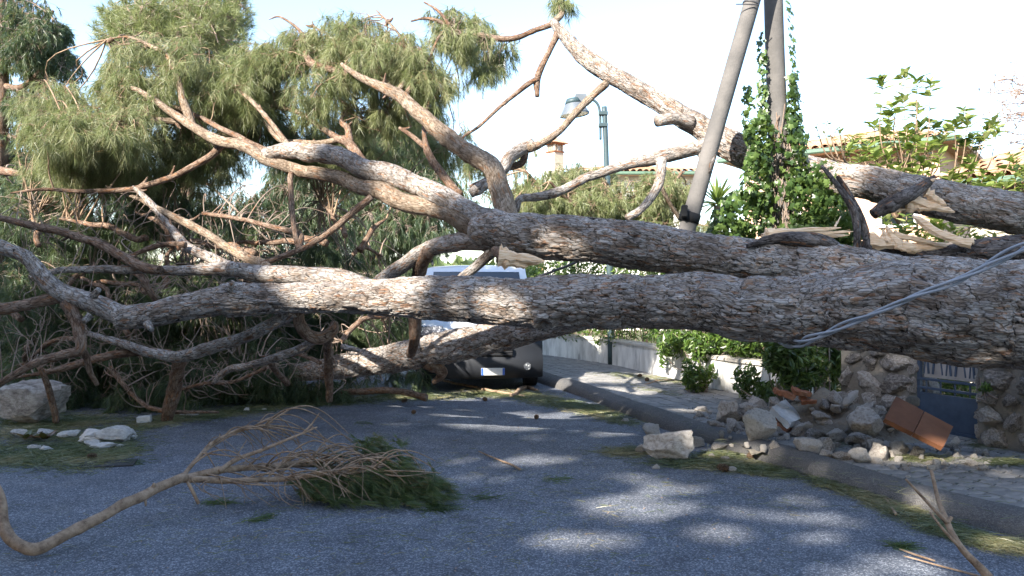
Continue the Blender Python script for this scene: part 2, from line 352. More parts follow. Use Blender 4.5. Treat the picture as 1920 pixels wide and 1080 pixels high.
M['white'] = plain('white_car_paint', (.72, .74, .77), .3, coat=.7, var=.06)
M['silver'] = plain('silver_panel', (.32, .34, .36), .45, .3)
M['plastic'] = plain('dark_bumper_plastic', (.014, .016, .021), .6)
M['black'] = plain('black_rubber', (.012, .012, .013), .8)
M['plate'] = plain('plate_white', (.62, .62, .6), .5)
M['plateblue'] = plain('plate_blue', (.03, .10, .42), .5)
M['cable'] = plain('grey_cable', (.30, .32, .36), .5, var=.2)
M['darkcable'] = plain('dark_cable', (.05, .05, .055), .5)
M['wall_white'] = plain('white_render', (.78, .76, .72), .9); M['wall_peach'] = plain('peach_render', (.58, .38, .27), .9); M['wall_tan'] = plain('tan_render', (.46, .40, .32), .9)
M['gutter'] = plain('green_gutter', (.10, .17, .12), .5); M['mast'] = plain('mast_white', (.7, .7, .7), .5)
M['castiron'] = plain('drain_iron', (.05, .05, .05), .7, .3, bump=.003); M['cone'] = plain('pine_cone_scale', (.12, .075, .045), .8, var=.4)
M['pipe'] = plain('copper_pipe', (.36, .15, .08), .4, .3)
k = NT('split_wood', .75, .2); bc = k.co(); c = k.ramp(k.noise(k.mapping(bc, (4, 4, 40)), 2.5, 5, .6), [(.3, (.55, .31, .16)), (.5, (.74, .52, .33)), (.7, (.85, .68, .49))]); k.color(c); k.bump(k.noise(k.mapping(bc, (8, 8, 90)), 2, 4), .006); M['wood'] = k.m
k = NT('windscreen_glass', .05, .8); k.color((.01, .014, .018)); k.b.inputs['Coat Weight'].default_value = 1; M['glass'] = k.m
k = NT('headlight_glass', .12, .6); v = k.vor(k.co(), 30); k.color(k.ramp(v.outputs['Distance'], [(.1, (.75, .78, .8)), (.5, (.12, .13, .15))])); k.b.inputs['Metallic'].default_value = .5; M['lens'] = k.m
k = NT('clear_bottle', .08, .6); k.color((.25, .36, .45)); k.b.inputs['Transmission Weight'].default_value = .5; M['bottle'] = k.m

# ------------------------------------------------------------------ ground
def struct(o): o['kind'] = 'structure'; return o
gm = pymesh('ground', [(-600, -600, -.02), (600, -600, -.02), (600, 900, -.02), (-600, 900, -.02)], [(0, 1, 2, 3)])
struct(link('ground', gm, None, M['earth']))
KL = np.array([(6.6, -6), (5.6, -1.5), (4.6, 2.0), (3.9, 3.5), (3.26, 5.04), (3.02, 5.5), (2.5, 6.84), (2.07, 8.0), (1.66, 9.27), (1.38, 10.3), (1.13, 11.3), (.87, 12.2), (.5, 13.4), (.0, 15), (-.9, 17.5), (-2.1, 20.5), (-6.5, 30), (-12, 40)])
KS = spline(np.hstack([KL, np.zeros((len(KL), 1))]), 260)
kT, kN, kB = frames(KS); right = np.stack([-kT[:, 1], kT[:, 0], 0 * kT[:, 0]], 1); right *= np.sign(right[:, :1] + 1e-9)
left_edge = np.stack([np.full(len(KS), -26.0), KS[:, 1], KS[:, 2]], 1)
road = np.concatenate([KS - right * -.12, left_edge]); n = len(KS)
F = [(i, i + 1, n + i + 1, n + i) for i in range(n - 1)]
struct(link('road', pymesh('road', road, F), None, M['asphalt']))
# kerb : rounded profile
prof = [(0, 0), (.01, .045), (.035, .09), (.08, .125), (.14, .142), (.21, .146), (.235, .138), (.25, .10)]
kp = []
for i in range(n):
    s = i * .2
    for (a, z) in prof: kp.append(KS[i] + right[i] * (a + .012 * math.sin(s * 1.7) + .01 * math.sin(s * 4.1)) + np.array([0, 0, z * (1 + .07 * math.sin(s * 2.3))]))
m_ = len(prof); F = [(i * m_ + j, (i + 1) * m_ + j, (i + 1) * m_ + j + 1, i * m_ + j + 1) for i in range(n - 1) for j in range(m_ - 1)]
struct(link('kerb', pymesh('kerb', kp, F, True), None, M['kerb']))
ZP = .118
pv = np.concatenate([KS + right * .245 + [0, 0, ZP - .012], KS + right * 3.6 + [0, 0, ZP - .012]]); F = [(i, n + i, n + i + 1, i + 1) for i in range(n - 1)]
pavement = struct(link('pavement', pymesh('pavement', pv, F), None, M['soil']))
# interlocking pavers
def paver_mesh():
    w, h, o = .113, .0655, .022; top = .022
    out = [(-w, -h), (-w * .45, -h + o), (0, -h), (w * .45, -h - o), (w, -h), (w, h), (w * .45, h - o), (0, h), (-w * .45, h + o), (-w, h)]
    cx = .88
    V = [(x * cx, y * cx * .94, top) for x, y in out] + [(x * .93, y * .91, top - .004) for x, y in out] + [(x * .95, y * .93, -.02) for x, y in out]
    q = len(out); F = [tuple(range(q))] + [(i + q * r, i + q * (r + 1), (i + 1) % q + q * (r + 1), (i + 1) % q + q * r) for r in (0, 1) for i in range(q)]
    F = [F[0]] + [tuple(reversed(f)) for f in F[1:]][::1]
    me = pymesh('paver', V, F); bm = bmesh.new(); bm.from_mesh(me); bmesh.ops.recalc_face_normals(bm, faces=bm.faces[:]); bm.to_mesh(me); bm.free(); me.materials.append(M['paver']); return me
pm = paver_mesh(); seglen = np.concatenate([[0], np.cumsum(np.linalg.norm(np.diff(KS, axis=0), axis=1))])
cands = []
sv = 0
for s in np.arange(6.0, seglen[-1] - 14, .136):
    K_ = np.array([np.interp(s, seglen, KS[:, c]) for c in range(3)]); R_ = np.array([np.interp(s, seglen, right[:, c]) for c in range(3)]); R_ /= np.linalg.norm(R_)
    for j in range(9):
        a = .365 + j * .2285
        p = K_ + R_ * a; 
        if p[1] < 3.6 or p[1] > 19: continue
        px = 960 + p[0] / p[1] * FPX
        if px > 2060: continue
        cands.append((p[1], p, math.atan2(R_[1], R_[0])))
cands.sort(key=lambda t: t[0])
for q, (d, p, a) in enumerate(cands[:290]):
    o = link('paver', pm); o.parent = pavement; o.location = (p[0], p[1], ZP - .012 + random.uniform(-.0025, .0025)); o.rotation_euler = (random.uniform(-.012, .012), random.uniform(-.012, .012), a)
bmv, bmf = [], []; base = [tuple(v.co) for v in pm.vertices]; bf = [tuple(p.vertices) for p in pm.polygons]
for (d, p, a) in cands[290:]:
    ca, sa = math.cos(a), math.sin(a); off = len(bmv); dz = random.uniform(-.003, .003)
    bmv += [(p[0] + x * ca - y * sa, p[1] + x * sa + y * ca, ZP - .012 + z + dz) for x, y, z in base]; bmf += [tuple(v + off for v in f) for f in bf]
tag(link('far_pavers', pymesh('far_pavers', bmv, bmf), pavement, M['paver']), kind='stuff')

# ------------------------------------------------------------------ shade trees behind the camera (out of the picture; they throw the dappled shade)
# sunlit patches seen in the photograph: ellipses in ground coordinates taken from where they lie on the road and pavement
LIT = []   # (x, y, rx, ry) on the ground
def lit(px, py, rx, ry, z=0.0):
    c = G(px, py, z); a = G(px + rx, py, z); b = G(px, py - ry, z); b2 = G(px, py + ry, z)
    LIT.append((c[0], (b[1] + b2[1]) / 2, a[0] - c[0], (b[1] - b2[1]) / 2))
for a in [(940, 782, 110, 16), (860, 770, 60, 5), (1130, 800, 60, 8), (1000, 812, 40, 5), (880, 858, 60, 7), (1010, 852, 60, 8), (900, 888, 60, 6), (1170, 940, 105, 20), (1075, 1003, 120, 17), (1260, 908, 60, 8),
          (1345, 990, 65, 16), (1420, 955, 60, 14), (1560, 962, 70, 15), (1545, 1000, 60, 13), (1470, 925, 50, 7), (1330, 840, 50, 8), (1180, 886, 50, 6), (1700, 1050, 90, 22), (1600, 1065, 90, 12), (1880, 1010, 60, 16), (1420, 850, 40, 8), (1100, 770, 60, 6),
          (1540, 882, 36, 8), (1720, 935, 32, 12), (1800, 874, 150, 7), (1660, 868, 60, 6), (1300, 775, 30, 6), (1170, 742, 70, 8), (1090, 752, 40, 6), (1230, 722, 60, 6), (1230, 740, 40, 4), (1870, 895, 60, 5), (1810, 912, 30, 4)]: lit(*a, z=.06)
for (px, py, d, rr0) in [(655, 668, 10.3, .14), (700, 664, 10.2, .12), (745, 655, 10.0, .10), (800, 640, 9.8, .16), (855, 632, 9.7, .15), (905, 620, 9.5, .15), (960, 612, 9.4, .12), (1330, 690, 12.0, .35), (1400, 700, 11, .3), (1340, 640, 12, .4)]:
    p = W(px, py, d); g = p - S * ((p[2] - .05) / S[2]); LIT.append((g[0], g[1], rr0, rr0 * 1.3))
def in_lit(P, grow=1.0):
    """does the sun ray through P reach one of the lit patches?"""
    t = (P[:, 2] - .05) / S[2]; g = P - S * t[:, None]; m = np.zeros(len(P), bool)
    wob = 1 + .22 * vnoise(g * 4.5, 3)
    for (x, y, rx, ry) in LIT: m |= ((g[:, 0] - x) / (rx + .05)) ** 2 + ((g[:, 1] - y) / (ry + .05)) ** 2 < (wob * grow) ** 2
    return m, g
def leafcards(name, P, size, mat, parent, seed=1, aspect=.6, normal=None):
    r = np.random.default_rng(seed); N = len(P); a = r.normal(size=(N, 3)); a /= np.linalg.norm(a, axis=1)[:, None]
    b = r.normal(size=(N, 3))
    if normal is not None: a = a - normal * np.sum(a * normal, 1)[:, None] * .75; a /= np.linalg.norm(a, axis=1)[:, None]; b = np.cross(normal + .3 * b, a)
    b = b - a * np.sum(a * b, 1)[:, None]; b /= np.linalg.norm(b, axis=1)[:, None]
    sz = (size * (.6 + .8 * r.random(N)))[:, None] if np.isscalar(size) else (size * (.7 + .6 * r.random(N)))[:, None]
    V = np.stack([P - a * sz, P + b * sz * aspect, P + a * sz, P - b * sz * aspect], 1).reshape(-1, 3); nn = np.cross(a, b)
    V[0::4] -= nn * sz * .25; V[2::4] -= nn * sz * .25
    me = npmesh(name, V, np.arange(N * 4).reshape(-1, 4), False, {'rnd': np.repeat(r.random(N), 4)})
    return tag(link(name, me, parent, mat), kind='stuff')
# crowns stand on a line 17 m towards the sun; their uneven top edge leaves the upper branches in sunshine
hz = S[:2] / np.linalg.norm(S[:2]); perp = np.array([-hz[1], hz[0]])
def shade_tree(off, dist, top, rad, seed, label):
    c = hz * dist + perp * off + np.array([1.0, 9.0]); t = empty('shade_pine', (c[0], c[1], 0), label, 'pine tree', 'pines behind the photographer')
    C = np.array([[c[0], c[1], -.2], [c[0] + .2, c[1], top * .5], [c[0], c[1] + .2, top * .92]])
    V, F = multi_tube(spline(C, 10)[None], np.linspace(.3, .08, 10)[None], 10); link('trunk', npmesh('trunk', V, F), t, M['bark_dark'])
    r = np.random.default_rng(seed); Np = 30000; th = r.random(Np) * 6.2832; hz_ = r.random(Np); rr_ = rad * np.sqrt(r.random(Np)) * (1 - hz_ ** 9) ** .5 * (1 + .18 * vnoise(np.stack([th * 1.3, hz_ * 6, th * 0], 1), seed))
    P = np.stack([c[0] + rr_ * np.cos(th), c[1] + rr_ * np.sin(th), 1.2 + (top - 1.2) * hz_ + .5 * vnoise(np.stack([rr_ * np.cos(th), rr_ * np.sin(th), th * 0], 1) * .8, seed + 3)], 1)
    P = P[vnoise(P * .9, seed) < (.55)]
    m, g = in_lit(P, 1.12); P = P[~m]  # crown cut open along the sun rays that reach the lit patches
    leafcards('foliage', P, .17, M['needle_dark'], t, seed); return t
HH = [13.0, 12.2, 11.2, 14.6, 15.5, 16.8, 15.8]
for i, off in enumerate(np.linspace(-13.5, 13.5, 7)):
    shade_tree(off, 18 + (i % 2) * 1.6, HH[i], 3.4, 40 + i, ['leftmost', 'second', 'third', 'middle', 'fifth', 'sixth', 'rightmost'][i] + ' of the tall dense pines behind the photographer that shade the road')

# ------------------------------------------------------------------ foliage machinery
def needles(name, base, dirs, length, width, mat, parent, seed=0, rnd=None, bent=False):
    r = np.random.default_rng(seed); N = len(base); dirs = dirs / (np.linalg.norm(dirs, axis=1)[:, None] + 1e-9)
    side = np.cross(dirs, r.normal(size=(N, 3))); side /= np.linalg.norm(side, axis=1)[:, None] + 1e-9
    L = (length * (.75 + .5 * r.random(N)))[:, None]; w = width * .5
    rn = r.random(N) if rnd is None else rnd
    if bent:
        mid = base + dirs * L * .5; tip = base + dirs * L + np.array([0, 0, -1.]) * L * .22 * r.random(N)[:, None] + side * L * .15 * (r.random(N)[:, None] - .5)
        V = np.stack([base - side * w, base + side * w, mid + side * w, mid - side * w, tip], 1).reshape(-1, 3); i = np.arange(N)[:, None] * 5
        Q = i + np.array([0, 1, 2, 3]); T3 = i + np.array([3, 2, 4]); me = npmesh2(name, V, Q, T3, {'rnd': np.repeat(rn, 5)}, False)
    else:
        V = np.stack([base - side * w, base + side * w, base + dirs * L], 1).reshape(-1, 3)
        me = npmesh(name, V, np.arange(N * 3).reshape(-1, 3), False, {'rnd': np.repeat(rn, 3)})
    return tag(link(name, me, parent, mat), kind='stuff')
def cloud(specs, count, seed):
    r = np.random.default_rng(seed); specs = np.array([tuple(q) + (1,) * (7 - len(q)) for q in specs], float); w = specs[:, 2] * specs[:, 3] * specs[:, 6]; w /= w.sum()
    k = r.choice(len(specs), count, p=w); q = r.normal(size=(count, 3)); q /= np.linalg.norm(q, axis=1)[:, None]; q *= (r.random(count) ** .4)[:, None]
    px = specs[k, 0] + q[:, 0] * specs[k, 2]; py = specs[k, 1] + q[:, 1] * specs[k, 3]; d = specs[k, 4] + q[:, 2] * specs[k, 5]
    P = np.stack([(px - 960) / FPX * d, d, CAMZ - (py - 540) / FPX * d], 1); P[:, 2] = np.maximum(P[:, 2], .04); return P
_nr = np.random.default_rng(404)
def nearest(nodes, P):
    idx = np.zeros(len(P), int)
    for a in range(0, len(P), 2000):
        q = P[a:a + 2000]; d = ((q[:, None] - nodes[None]) ** 2).sum(-1) * (1 + 1.6 * _nr.random((len(q), len(nodes)))); idx[a:a + 2000] = d.argmin(1)
    return idx
def connect(nodes, P, K, seed, arch=.12, wig=.06):
    r = np.random.default_rng(seed); A = nodes[nearest(nodes, P)]; L = np.linalg.norm(P - A, axis=1)[:, None, None]; t = np.linspace(0, 1, K)[None, :, None]
    C = A[:, None] * (1 - t) + P[:, None] * t
    C += np.array([0, 0, 1.]) * np.sin(t * math.pi) * L * (arch * r.normal(.6, 1, (len(P), 1, 1)))
    sd = r.normal(size=(len(P), 1, 3)); sd2 = r.normal(size=(len(P), 1, 3))
    C += sd * np.sin(t * math.pi) * L * wig + sd2 * np.sin(t * 2 * math.pi) * L * wig * .7; return C, L[:, 0, 0]
def crown(parent, nodes, specs, n1, n2, n3, nn, mat, seed, shoot=.38, nlen=.14, nw=.0035, droop=.9, r1=.014, maxr=3.0, twigmat=None, spread=.5, bent=False, tn='twigs', gap=-.05, gapf=2.2):
    r = np.random.default_rng(seed)
    P1 = cloud(specs, n1, seed + 1); C1, L1 = connect(nodes, P1, 8, seed + 2); ok = L1 < maxr; C1 = C1[ok]; L1 = L1[ok]
    nod2 = C1[:, 2:].reshape(-1, 3)
    P2 = cloud(specs, int(n2 * 1.7), seed + 3); P2 = P2[(vnoise(P2 * gapf, seed) + .5 * vnoise(P2 * gapf * 2.3, seed + 1)) > gap][:n2]; C2, L2 = connect(nod2, P2, 6, seed + 4, .15, .1); ok = L2 < 1.4; C2 = C2[ok]; L2 = L2[ok]
    # drooping shoots along the small branches
    k = r.integers(0, len(C2), n3); tt = r.choice([2, 3, 4, 5, 5], n3); p0 = C2[k, tt]; tang = C2[k, np.minimum(tt, 5)] - C2[k, tt - 1]
    tang /= np.linalg.norm(tang, axis=1)[:, None] + 1e-9; d = tang * .7 + r.normal(size=(n3, 3)) * .6; d[:, 2] *= .6; d /= np.linalg.norm(d, axis=1)[:, None]
    L = (shoot * (.5 + r.random(n3)))[:, None, None]; t = np.linspace(0, 1, 5)[None, :, None]
    C3 = p0[:, None] + L * (d[:, None] * (t - .35 * t * t) + np.array([0, 0, -1.]) * droop * .62 * t * t)
    C3[:, :, 2] = np.maximum(C3[:, :, 2], .015)
    rr = lambda C, L, a, b: (a * np.minimum(1, .4 + L))[:, None] * np.linspace(1, b, C.shape[1])[None]
    VV, FF = [], []; off = 0
    for C, rad, kk in ((C1, rr(C1, L1, r1, .35), 5), (C2, rr(C2, L2, r1 * .45, .4), 4), (C3, np.full(C3.shape[:2], r1 * .17) * np.linspace(1, .5, 5), 3)):
        V, F = multi_tube(C, rad, kk); VV.append(V); FF.append(F + off); off += len(V)
    tw = tag(link(tn, npmesh('twigs', np.vstack(VV), np.vstack(FF)), parent, twigmat or M['twig']), kind='stuff')
    # needles
    N = n3 * nn; kk = np.repeat(np.arange(n3), nn); tt = 1 - .62 * r.random(N) ** 1.5; x = tt * 4; i = np.minimum(x.astype(int), 3); f = (x - i)[:, None]
    b = C3[kk, i] * (1 - f) + C3[kk, i + 1] * f; tg = C3[kk, i + 1] - C3[kk, i]; tg /= np.linalg.norm(tg, axis=1)[:, None] + 1e-9
    dr = tg + r.normal(size=(N, 3)) * spread + np.array([0, 0, -.22]) * droop; rnd = np.clip(np.repeat(r.random(n3), nn) * .7 + r.random(N) * .3, 0, 1)
    needles('needles', b, dr, nlen, nw, mat, parent, seed + 9, rnd, bent)
    return C1, C2

# ------------------------------------------------------------------ the front fallen pine (two leaders lying across the road)
front = empty('fallen_pine', W(1900, 690, 6.0), 'biggest fallen pine, its forked trunk lying across the whole road in front of the van', 'fallen tree', 'storm felled pines across the road')
NODES = {'front': [], 'upper': [], 'low': []}
def br(tree, parent, pts, mat='bark_branch', **kw):
    o, C, r_ = limb('branch', pts, M[mat], parent, ds=kw.pop('ds', .03), nth=kw.pop('nth', 14), amp=kw.pop('amp', .12), plate=(.06, .03), bend=kw.pop('bend', .22), **kw); NODES[tree].append(C[::3]); return o
def dd(pts, d0, d1):
    n = len(pts); return [(p[0], p[1], p[2], d0 + (d1 - d0) * i / (n - 1)) for i, p in enumerate(pts)]
A = [(2250, 585, 110, 5.2), (2080, 592, 97, 5.5), (1920, 594, 92, 5.8), (1800, 586, 93, 6.0), (1700, 578, 91, 6.2), (1600, 578, 76, 6.4), (1500, 582, 62, 6.55), (1400, 577, 57, 6.7), (1300, 568, 53, 6.9), (1200, 565, 50, 7.05), (1100, 567, 50, 7.2), (1030, 567, 50, 7.3), (1000, 565, 46, 7.35), (900, 562, 41, 7.45), (800, 560, 37, 7.6), (700, 557, 32, 7.7), (600, 556, 28, 7.8), (500, 560, 27, 7.9), (435, 563, 30, 7.95), (410, 565, 26, 8.0), (350, 575, 25, 8.0), (280, 590, 22, 8.05), (222, 598, 19, 8.1)]
limb('trunk', A, M['bark'], front, ds=.0115, nth=190, amp=.40, plate=(.17, .052), bend=.06,
     knots=[(1740, 640, 5.75, .14, .03), (1885, 540, 5.6, .09, .02), (1020, 605, 7.15, .10, .028), (1500, 560, 6.35, .04, .012), (1250, 600, 6.9, .06, .012), (700, 540, 7.55, .05, .012), (1640, 600, 6.1, .05, .01)])
Bp = [(1960, 560, 70, 6.3), (1800, 550, 62, 6.5), (1700, 536, 54, 6.7), (1600, 522, 54, 6.85), (1500, 502, 46, 7.0), (1400, 487, 42, 7.15), (1300, 474, 40, 7.3), (1200, 462, 44, 7.45), (1100, 450, 42, 7.6), (1020, 444, 40, 7.7), (950, 436, 37, 7.8), (912, 430, 32, 7.85), (885, 426, 20, 7.9)]
limb('trunk', Bp, M['bark'], front, ds=.0115, nth=150, amp=.36, plate=(.16, .05), bend=.06, label='rear leader of the forked trunk',
     knots=[(1190, 445, 7.25, .07, .018), (1350, 470, 7.1, .05, .014), (1545, 480, 6.8, .06, .02), (1655, 510, 6.6, .05, .016), (1380, 500, 7.0, .04, .012)])
f = lambda pts, d0, d1, **kw: br('front', front, dd(pts, d0, d1), **kw)
f([(985, 445, 26), (940, 430, 26), (881, 400, 22), (830, 368, 20), (770, 343, 19), (700, 318, 18), (640, 298, 17), (585, 287, 16), (540, 284, 14), (505, 288, 11), (490, 290, 8)], 7.8, 9.0, mat='bark', nth=40, ds=.018, amp=.3)
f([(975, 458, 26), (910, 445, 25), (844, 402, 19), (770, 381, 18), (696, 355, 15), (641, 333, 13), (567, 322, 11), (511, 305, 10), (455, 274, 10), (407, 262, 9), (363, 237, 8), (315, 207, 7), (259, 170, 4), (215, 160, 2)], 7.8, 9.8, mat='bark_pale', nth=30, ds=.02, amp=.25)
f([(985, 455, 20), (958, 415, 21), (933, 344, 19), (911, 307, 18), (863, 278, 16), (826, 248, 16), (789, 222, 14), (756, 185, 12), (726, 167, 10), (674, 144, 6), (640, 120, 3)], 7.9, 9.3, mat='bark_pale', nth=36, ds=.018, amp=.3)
f([(960, 450, 24), (900, 448, 20), (840, 460, 17), (800, 470, 15), (760, 498, 13), (720, 520, 11), (690, 545, 8)], 7.8, 8.8, mat='bark', nth=28)
f([(985, 430, 14), (945, 455, 12), (915, 480, 10), (880, 510, 9), (830, 550, 9)], 7.7, 8.0, mat='bark', nth=24)
f([(800, 470, 12), (790, 500, 13), (780, 560, 13), (776, 640, 10), (770, 665, 9)], 8.2, 9.4, nth=20)
f([(363, 238, 7), (344, 193, 7), (333, 148, 6), (315, 107, 5), (289, 89, 4), (241, 70, 2), (200, 74, 1.4)], 9.6, 10.2, mat='bark_pale')
f([(370, 238, 6), (344, 230, 6), (296, 226, 5), (240, 230, 3), (185, 230, 2), (120, 236, 1.2)], 9.6, 9.6, mat='bark_pale')
f([(415, 272, 7), (389, 296, 6), (333, 326, 6), (259, 352, 5), (167, 359, 4), (90, 355, 3), (20, 362, 1.5)], 9.4, 9.4)
f([(500, 285, 7), (478, 274, 6), (407, 237, 5), (359, 213, 4), (300, 190, 2.5)], 9.1, 10.2)
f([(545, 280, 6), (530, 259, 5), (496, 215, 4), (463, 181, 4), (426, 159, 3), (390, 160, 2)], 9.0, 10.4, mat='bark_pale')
f([(860, 362, 8), (852, 354, 8), (807, 293, 7), (796, 259, 5), (797, 225, 4), (806, 180, 2)], 8.3, 9.5)
f([(797, 275, 5), (770, 252, 4), (750, 240, 3)], 9.2, 9.4)
f([(700, 322, 9), (681, 304, 9), (656, 270, 9), (630, 259, 7), (600, 240, 5), (559, 211, 4), (511, 200, 2.5), (470, 190, 1.5)], 8.6, 10.6)
f([(656, 272, 7), (652, 241, 6), (640, 225, 4), (660, 190, 2)], 9.2, 9.8)
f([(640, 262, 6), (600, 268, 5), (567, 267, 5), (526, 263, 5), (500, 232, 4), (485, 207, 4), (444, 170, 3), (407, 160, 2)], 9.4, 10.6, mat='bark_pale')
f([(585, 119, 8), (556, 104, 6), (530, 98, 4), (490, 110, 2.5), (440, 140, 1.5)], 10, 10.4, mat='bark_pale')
f([(674, 144, 6), (630, 132, 6), (585, 119, 7), (572, 90, 4), (563, 59, 3), (526, 32, 2), (505, 36, 1)], 9.4, 10.4)
f([(740, 172, 6), (700, 130, 4), (650, 118, 3), (600, 80, 2), (585, 40, 1.2)], 9.4, 10.3)
f([(745, 172, 6), (760, 150, 4), (775, 110, 3), (745, 60, 2.2), (706, 20, 1.4)], 9.3, 10.0, mat='bark_pale')
f([(762, 176, 5), (800, 120, 3), (830, 60, 2.2), (870, 40, 1.2)], 9.3, 10.2)
# lower limbs left of the front leader
f([(690, 540, 20), (640, 529, 20), (560, 520, 19), (509, 514, 18), (448, 506, 15), (400, 505, 12), (346, 508, 10), (244, 504, 8), (122, 506, 6), (60, 520, 4)], 7.85, 8.9, mat='bark', nth=26)
f([(300, 505, 8), (265, 498, 9), (183, 457, 8), (102, 433, 7), (0, 410, 6), (-90, 395, 4)], 8.5, 8.9)
f([(440, 505, 12), (428, 498, 11), (380, 478, 10), (346, 461, 9), (326, 433, 7), (281, 380, 6), (250, 350, 3)], 8.2, 9.4, mat='bark')
f([(346, 461, 6), (320, 458, 5), (280, 466, 5), (235, 485, 3)], 8.6, 8.8)
f([(500, 500, 10), (489, 494, 9), (448, 478, 8), (387, 437, 8), (305, 396, 6), (265, 375, 4), (200, 350, 2)], 8.2, 9.6, mat='bark_pale')
f([(490, 495, 5), (560, 470, 5), (620, 435, 6), (660, 400, 6), (697, 370, 7)], 8.3, 8.3)
f([(560, 468, 6), (562, 440, 6), (520, 428, 5), (455, 412, 4), (380, 400, 3)], 8.3, 9.3)
f([(560, 470, 5), (548, 400, 5), (545, 340, 5), (547, 326, 5)], 8.4, 8.7)
f([(240, 595, 20), (183, 573, 19), (122, 552, 17), (94, 530, 15), (49, 482, 13), (0, 463, 12), (-80, 440, 9)], 8.1, 8.2, mat='bark', nth=28, ds=.02, amp=.3)
f([(118, 556, 11), (61, 567, 10), (0, 580, 10), (-80, 600, 8)], 8.15, 8.0)
f([(122, 565, 11), (140, 590, 11), (149, 620, 10), (150, 655, 10), (120, 664, 8), (61, 683, 7), (0, 720, 7), (-60, 750, 5)], 8.1, 7.9)
f([(150, 655, 7), (160, 668, 6), (170, 700, 5), (182, 720, 4)], 8.0, 8.4)
f([(552, 580, 14), (520, 603, 12), (489, 618, 12), (450, 635, 11), (407, 648, 11), (338, 667, 11), (285, 661, 9), (244, 647, 8), (200, 635, 6), (163, 624, 4)], 7.9, 9.2, mat='bark', nth=20)
f([(342, 668, 12), (334, 698, 12), (322, 747, 12), (313, 787, 10)], 9.1, 9.6, mat='bark_branch', nth=20)
f([(320, 662, 8), (244, 660, 8), (183, 672, 7), (122, 690, 6), (41, 706, 3), (-20, 715, 2)], 9.0, 9.0)
f([(75, 690, 5), (92, 730, 6), (104, 790, 6)], 8.8, 9.2)
f([(555, 580, 10), (562, 604, 11), (575, 624, 11), (600, 632, 11), (622, 622, 11), (627, 606, 7)], 7.9, 8.3, nth=20)
f([(620, 628, 9), (613, 640, 8), (615, 690, 8), (618, 749, 7)], 8.3, 9.7)
f([(600, 634, 9), (560, 655, 8), (509, 673, 8), (465, 685, 7), (428, 692, 6), (399, 718, 4)], 8.2, 9.2, mat='bark')
f([(505, 678, 7), (520, 698, 6), (538, 720, 6)], 8.8, 9.6)
f([(500, 690, 3), (440, 715, 3), (380, 720, 3), (330, 735, 2)], 9.8, 10.2)
f([(265, 530, 3), (290, 560, 5), (265, 520, 6), (230, 500, 4)], 8.8, 9.2)
f([(640, 640, 5), (680, 600, 5), (730, 590, 5)], 10, 10.4)
f([(205, 690, 5), (250, 740, 4), (300, 770, 4), (410, 773, 2)], 10.2, 9.7)
sr_ = np.random.default_rng(818)
for q in range(60):
    nd = NODES['front'][sr_.integers(0, 26)]; p = nd[sr_.integers(1, len(nd))]; dv = sr_.normal(size=3) * [1, .5, 1]; dv /= np.linalg.norm(dv); Ls = sr_.uniform(.06, .17); px_ = lambda v: (960 + v[0] / v[1] * FPX, 540 - (v[2] - CAMZ) / v[1] * FPX)
    a_, b_ = px_(p), px_(p + dv * Ls * .6); c_2 = px_(p + dv * Ls + [0, 0, .02]); limb('stub', [(*a_, 4.5, p[1]), (*b_, 2.6, p[1] + dv[1] * Ls * .6), (*c_2, 1.4, p[1] + dv[1] * Ls)], M['bark_branch'], front, ds=.02, nth=8, amp=.15)
wr_ = np.random.default_rng(515); NW = np.vstack(NODES['front']); Pt = cloud([(120, 430, 150, 60, 9.2, .6), (350, 430, 200, 60, 9.4, .6), (120, 620, 150, 80, 9.0, .6), (330, 700, 230, 50, 9.8, .5), (560, 690, 120, 50, 10.2, .5), (520, 430, 160, 60, 9.4, .6), (400, 560, 200, 40, 9.4, .4)], 250, 516)
Cw, Lw = connect(NW, Pt, 12, 517, .22, .08); Cw = Cw[Lw < 1.9]; nw_ = len(Cw); Pt2 = cloud([(250, 560, 320, 200, 9.6, .8), (450, 690, 200, 60, 10, .5)], 360, 518); Cw2, Lw2 = connect(Cw[:, 3:].reshape(-1, 3), Pt2, 8, 519, .2, .09); Cw2 = Cw2[Lw2 < .8]
V1, F1 = multi_tube(Cw, np.tile(np.linspace(.007, .003, 12), (nw_, 1)), 5); V2, F2 = multi_tube(Cw2, np.tile(np.linspace(.0045, .002, 8), (len(Cw2), 1)), 4)
tag(link('bare_twigs', npmesh('bare_twigs', np.vstack([V1, V2]), np.vstack([F1, F2 + len(V1)])), front, M['twig']), kind='stuff')
# torn wood and stubs
def splinter(p0, p1, w0, w1, parent, mat='wood', seed=0, name='splinter', thick=.3, bow=0.0):
    """a long torn wedge of wood from p0 to p1, ragged at the tip"""
    r = random.Random(seed); a = np.array(p0); b = np.array(p1); L = np.linalg.norm(b - a); T = (b - a) / L
    side = np.cross(T, [0, -1, .15]); side /= np.linalg.norm(side); nor = np.cross(side, T); n = 9; V = []
    for i in range(n):
        t = i / (n - 1); w = (w0 * (1 - t) + w1 * t) * (1 + .25 * r.uniform(-1, 1)) * (1 if i < n - 1 else .25); c = a + (b - a) * t + side * r.uniform(-.1, .1) * w + side * bow * math.sin(t * math.pi) * L
        h = w * thick * (1 + .3 * r.uniform(-1, 1))
        for q in range(6):
            th = q * math.pi / 3; V.append(c + side * w * .5 * math.cos(th) * (1 + .2 * r.uniform(-1, 1)) + nor * h * math.sin(th))
    F = [(i * 6 + q, i * 6 + (q + 1) % 6, (i + 1) * 6 + (q + 1) % 6, (i + 1) * 6 + q) for i in range(n - 1) for q in range(6)] + [tuple(range(5, -1, -1)), tuple(range((n - 1) * 6, n * 6))]
    return link(name, pymesh(name, V, F), parent, M[mat])
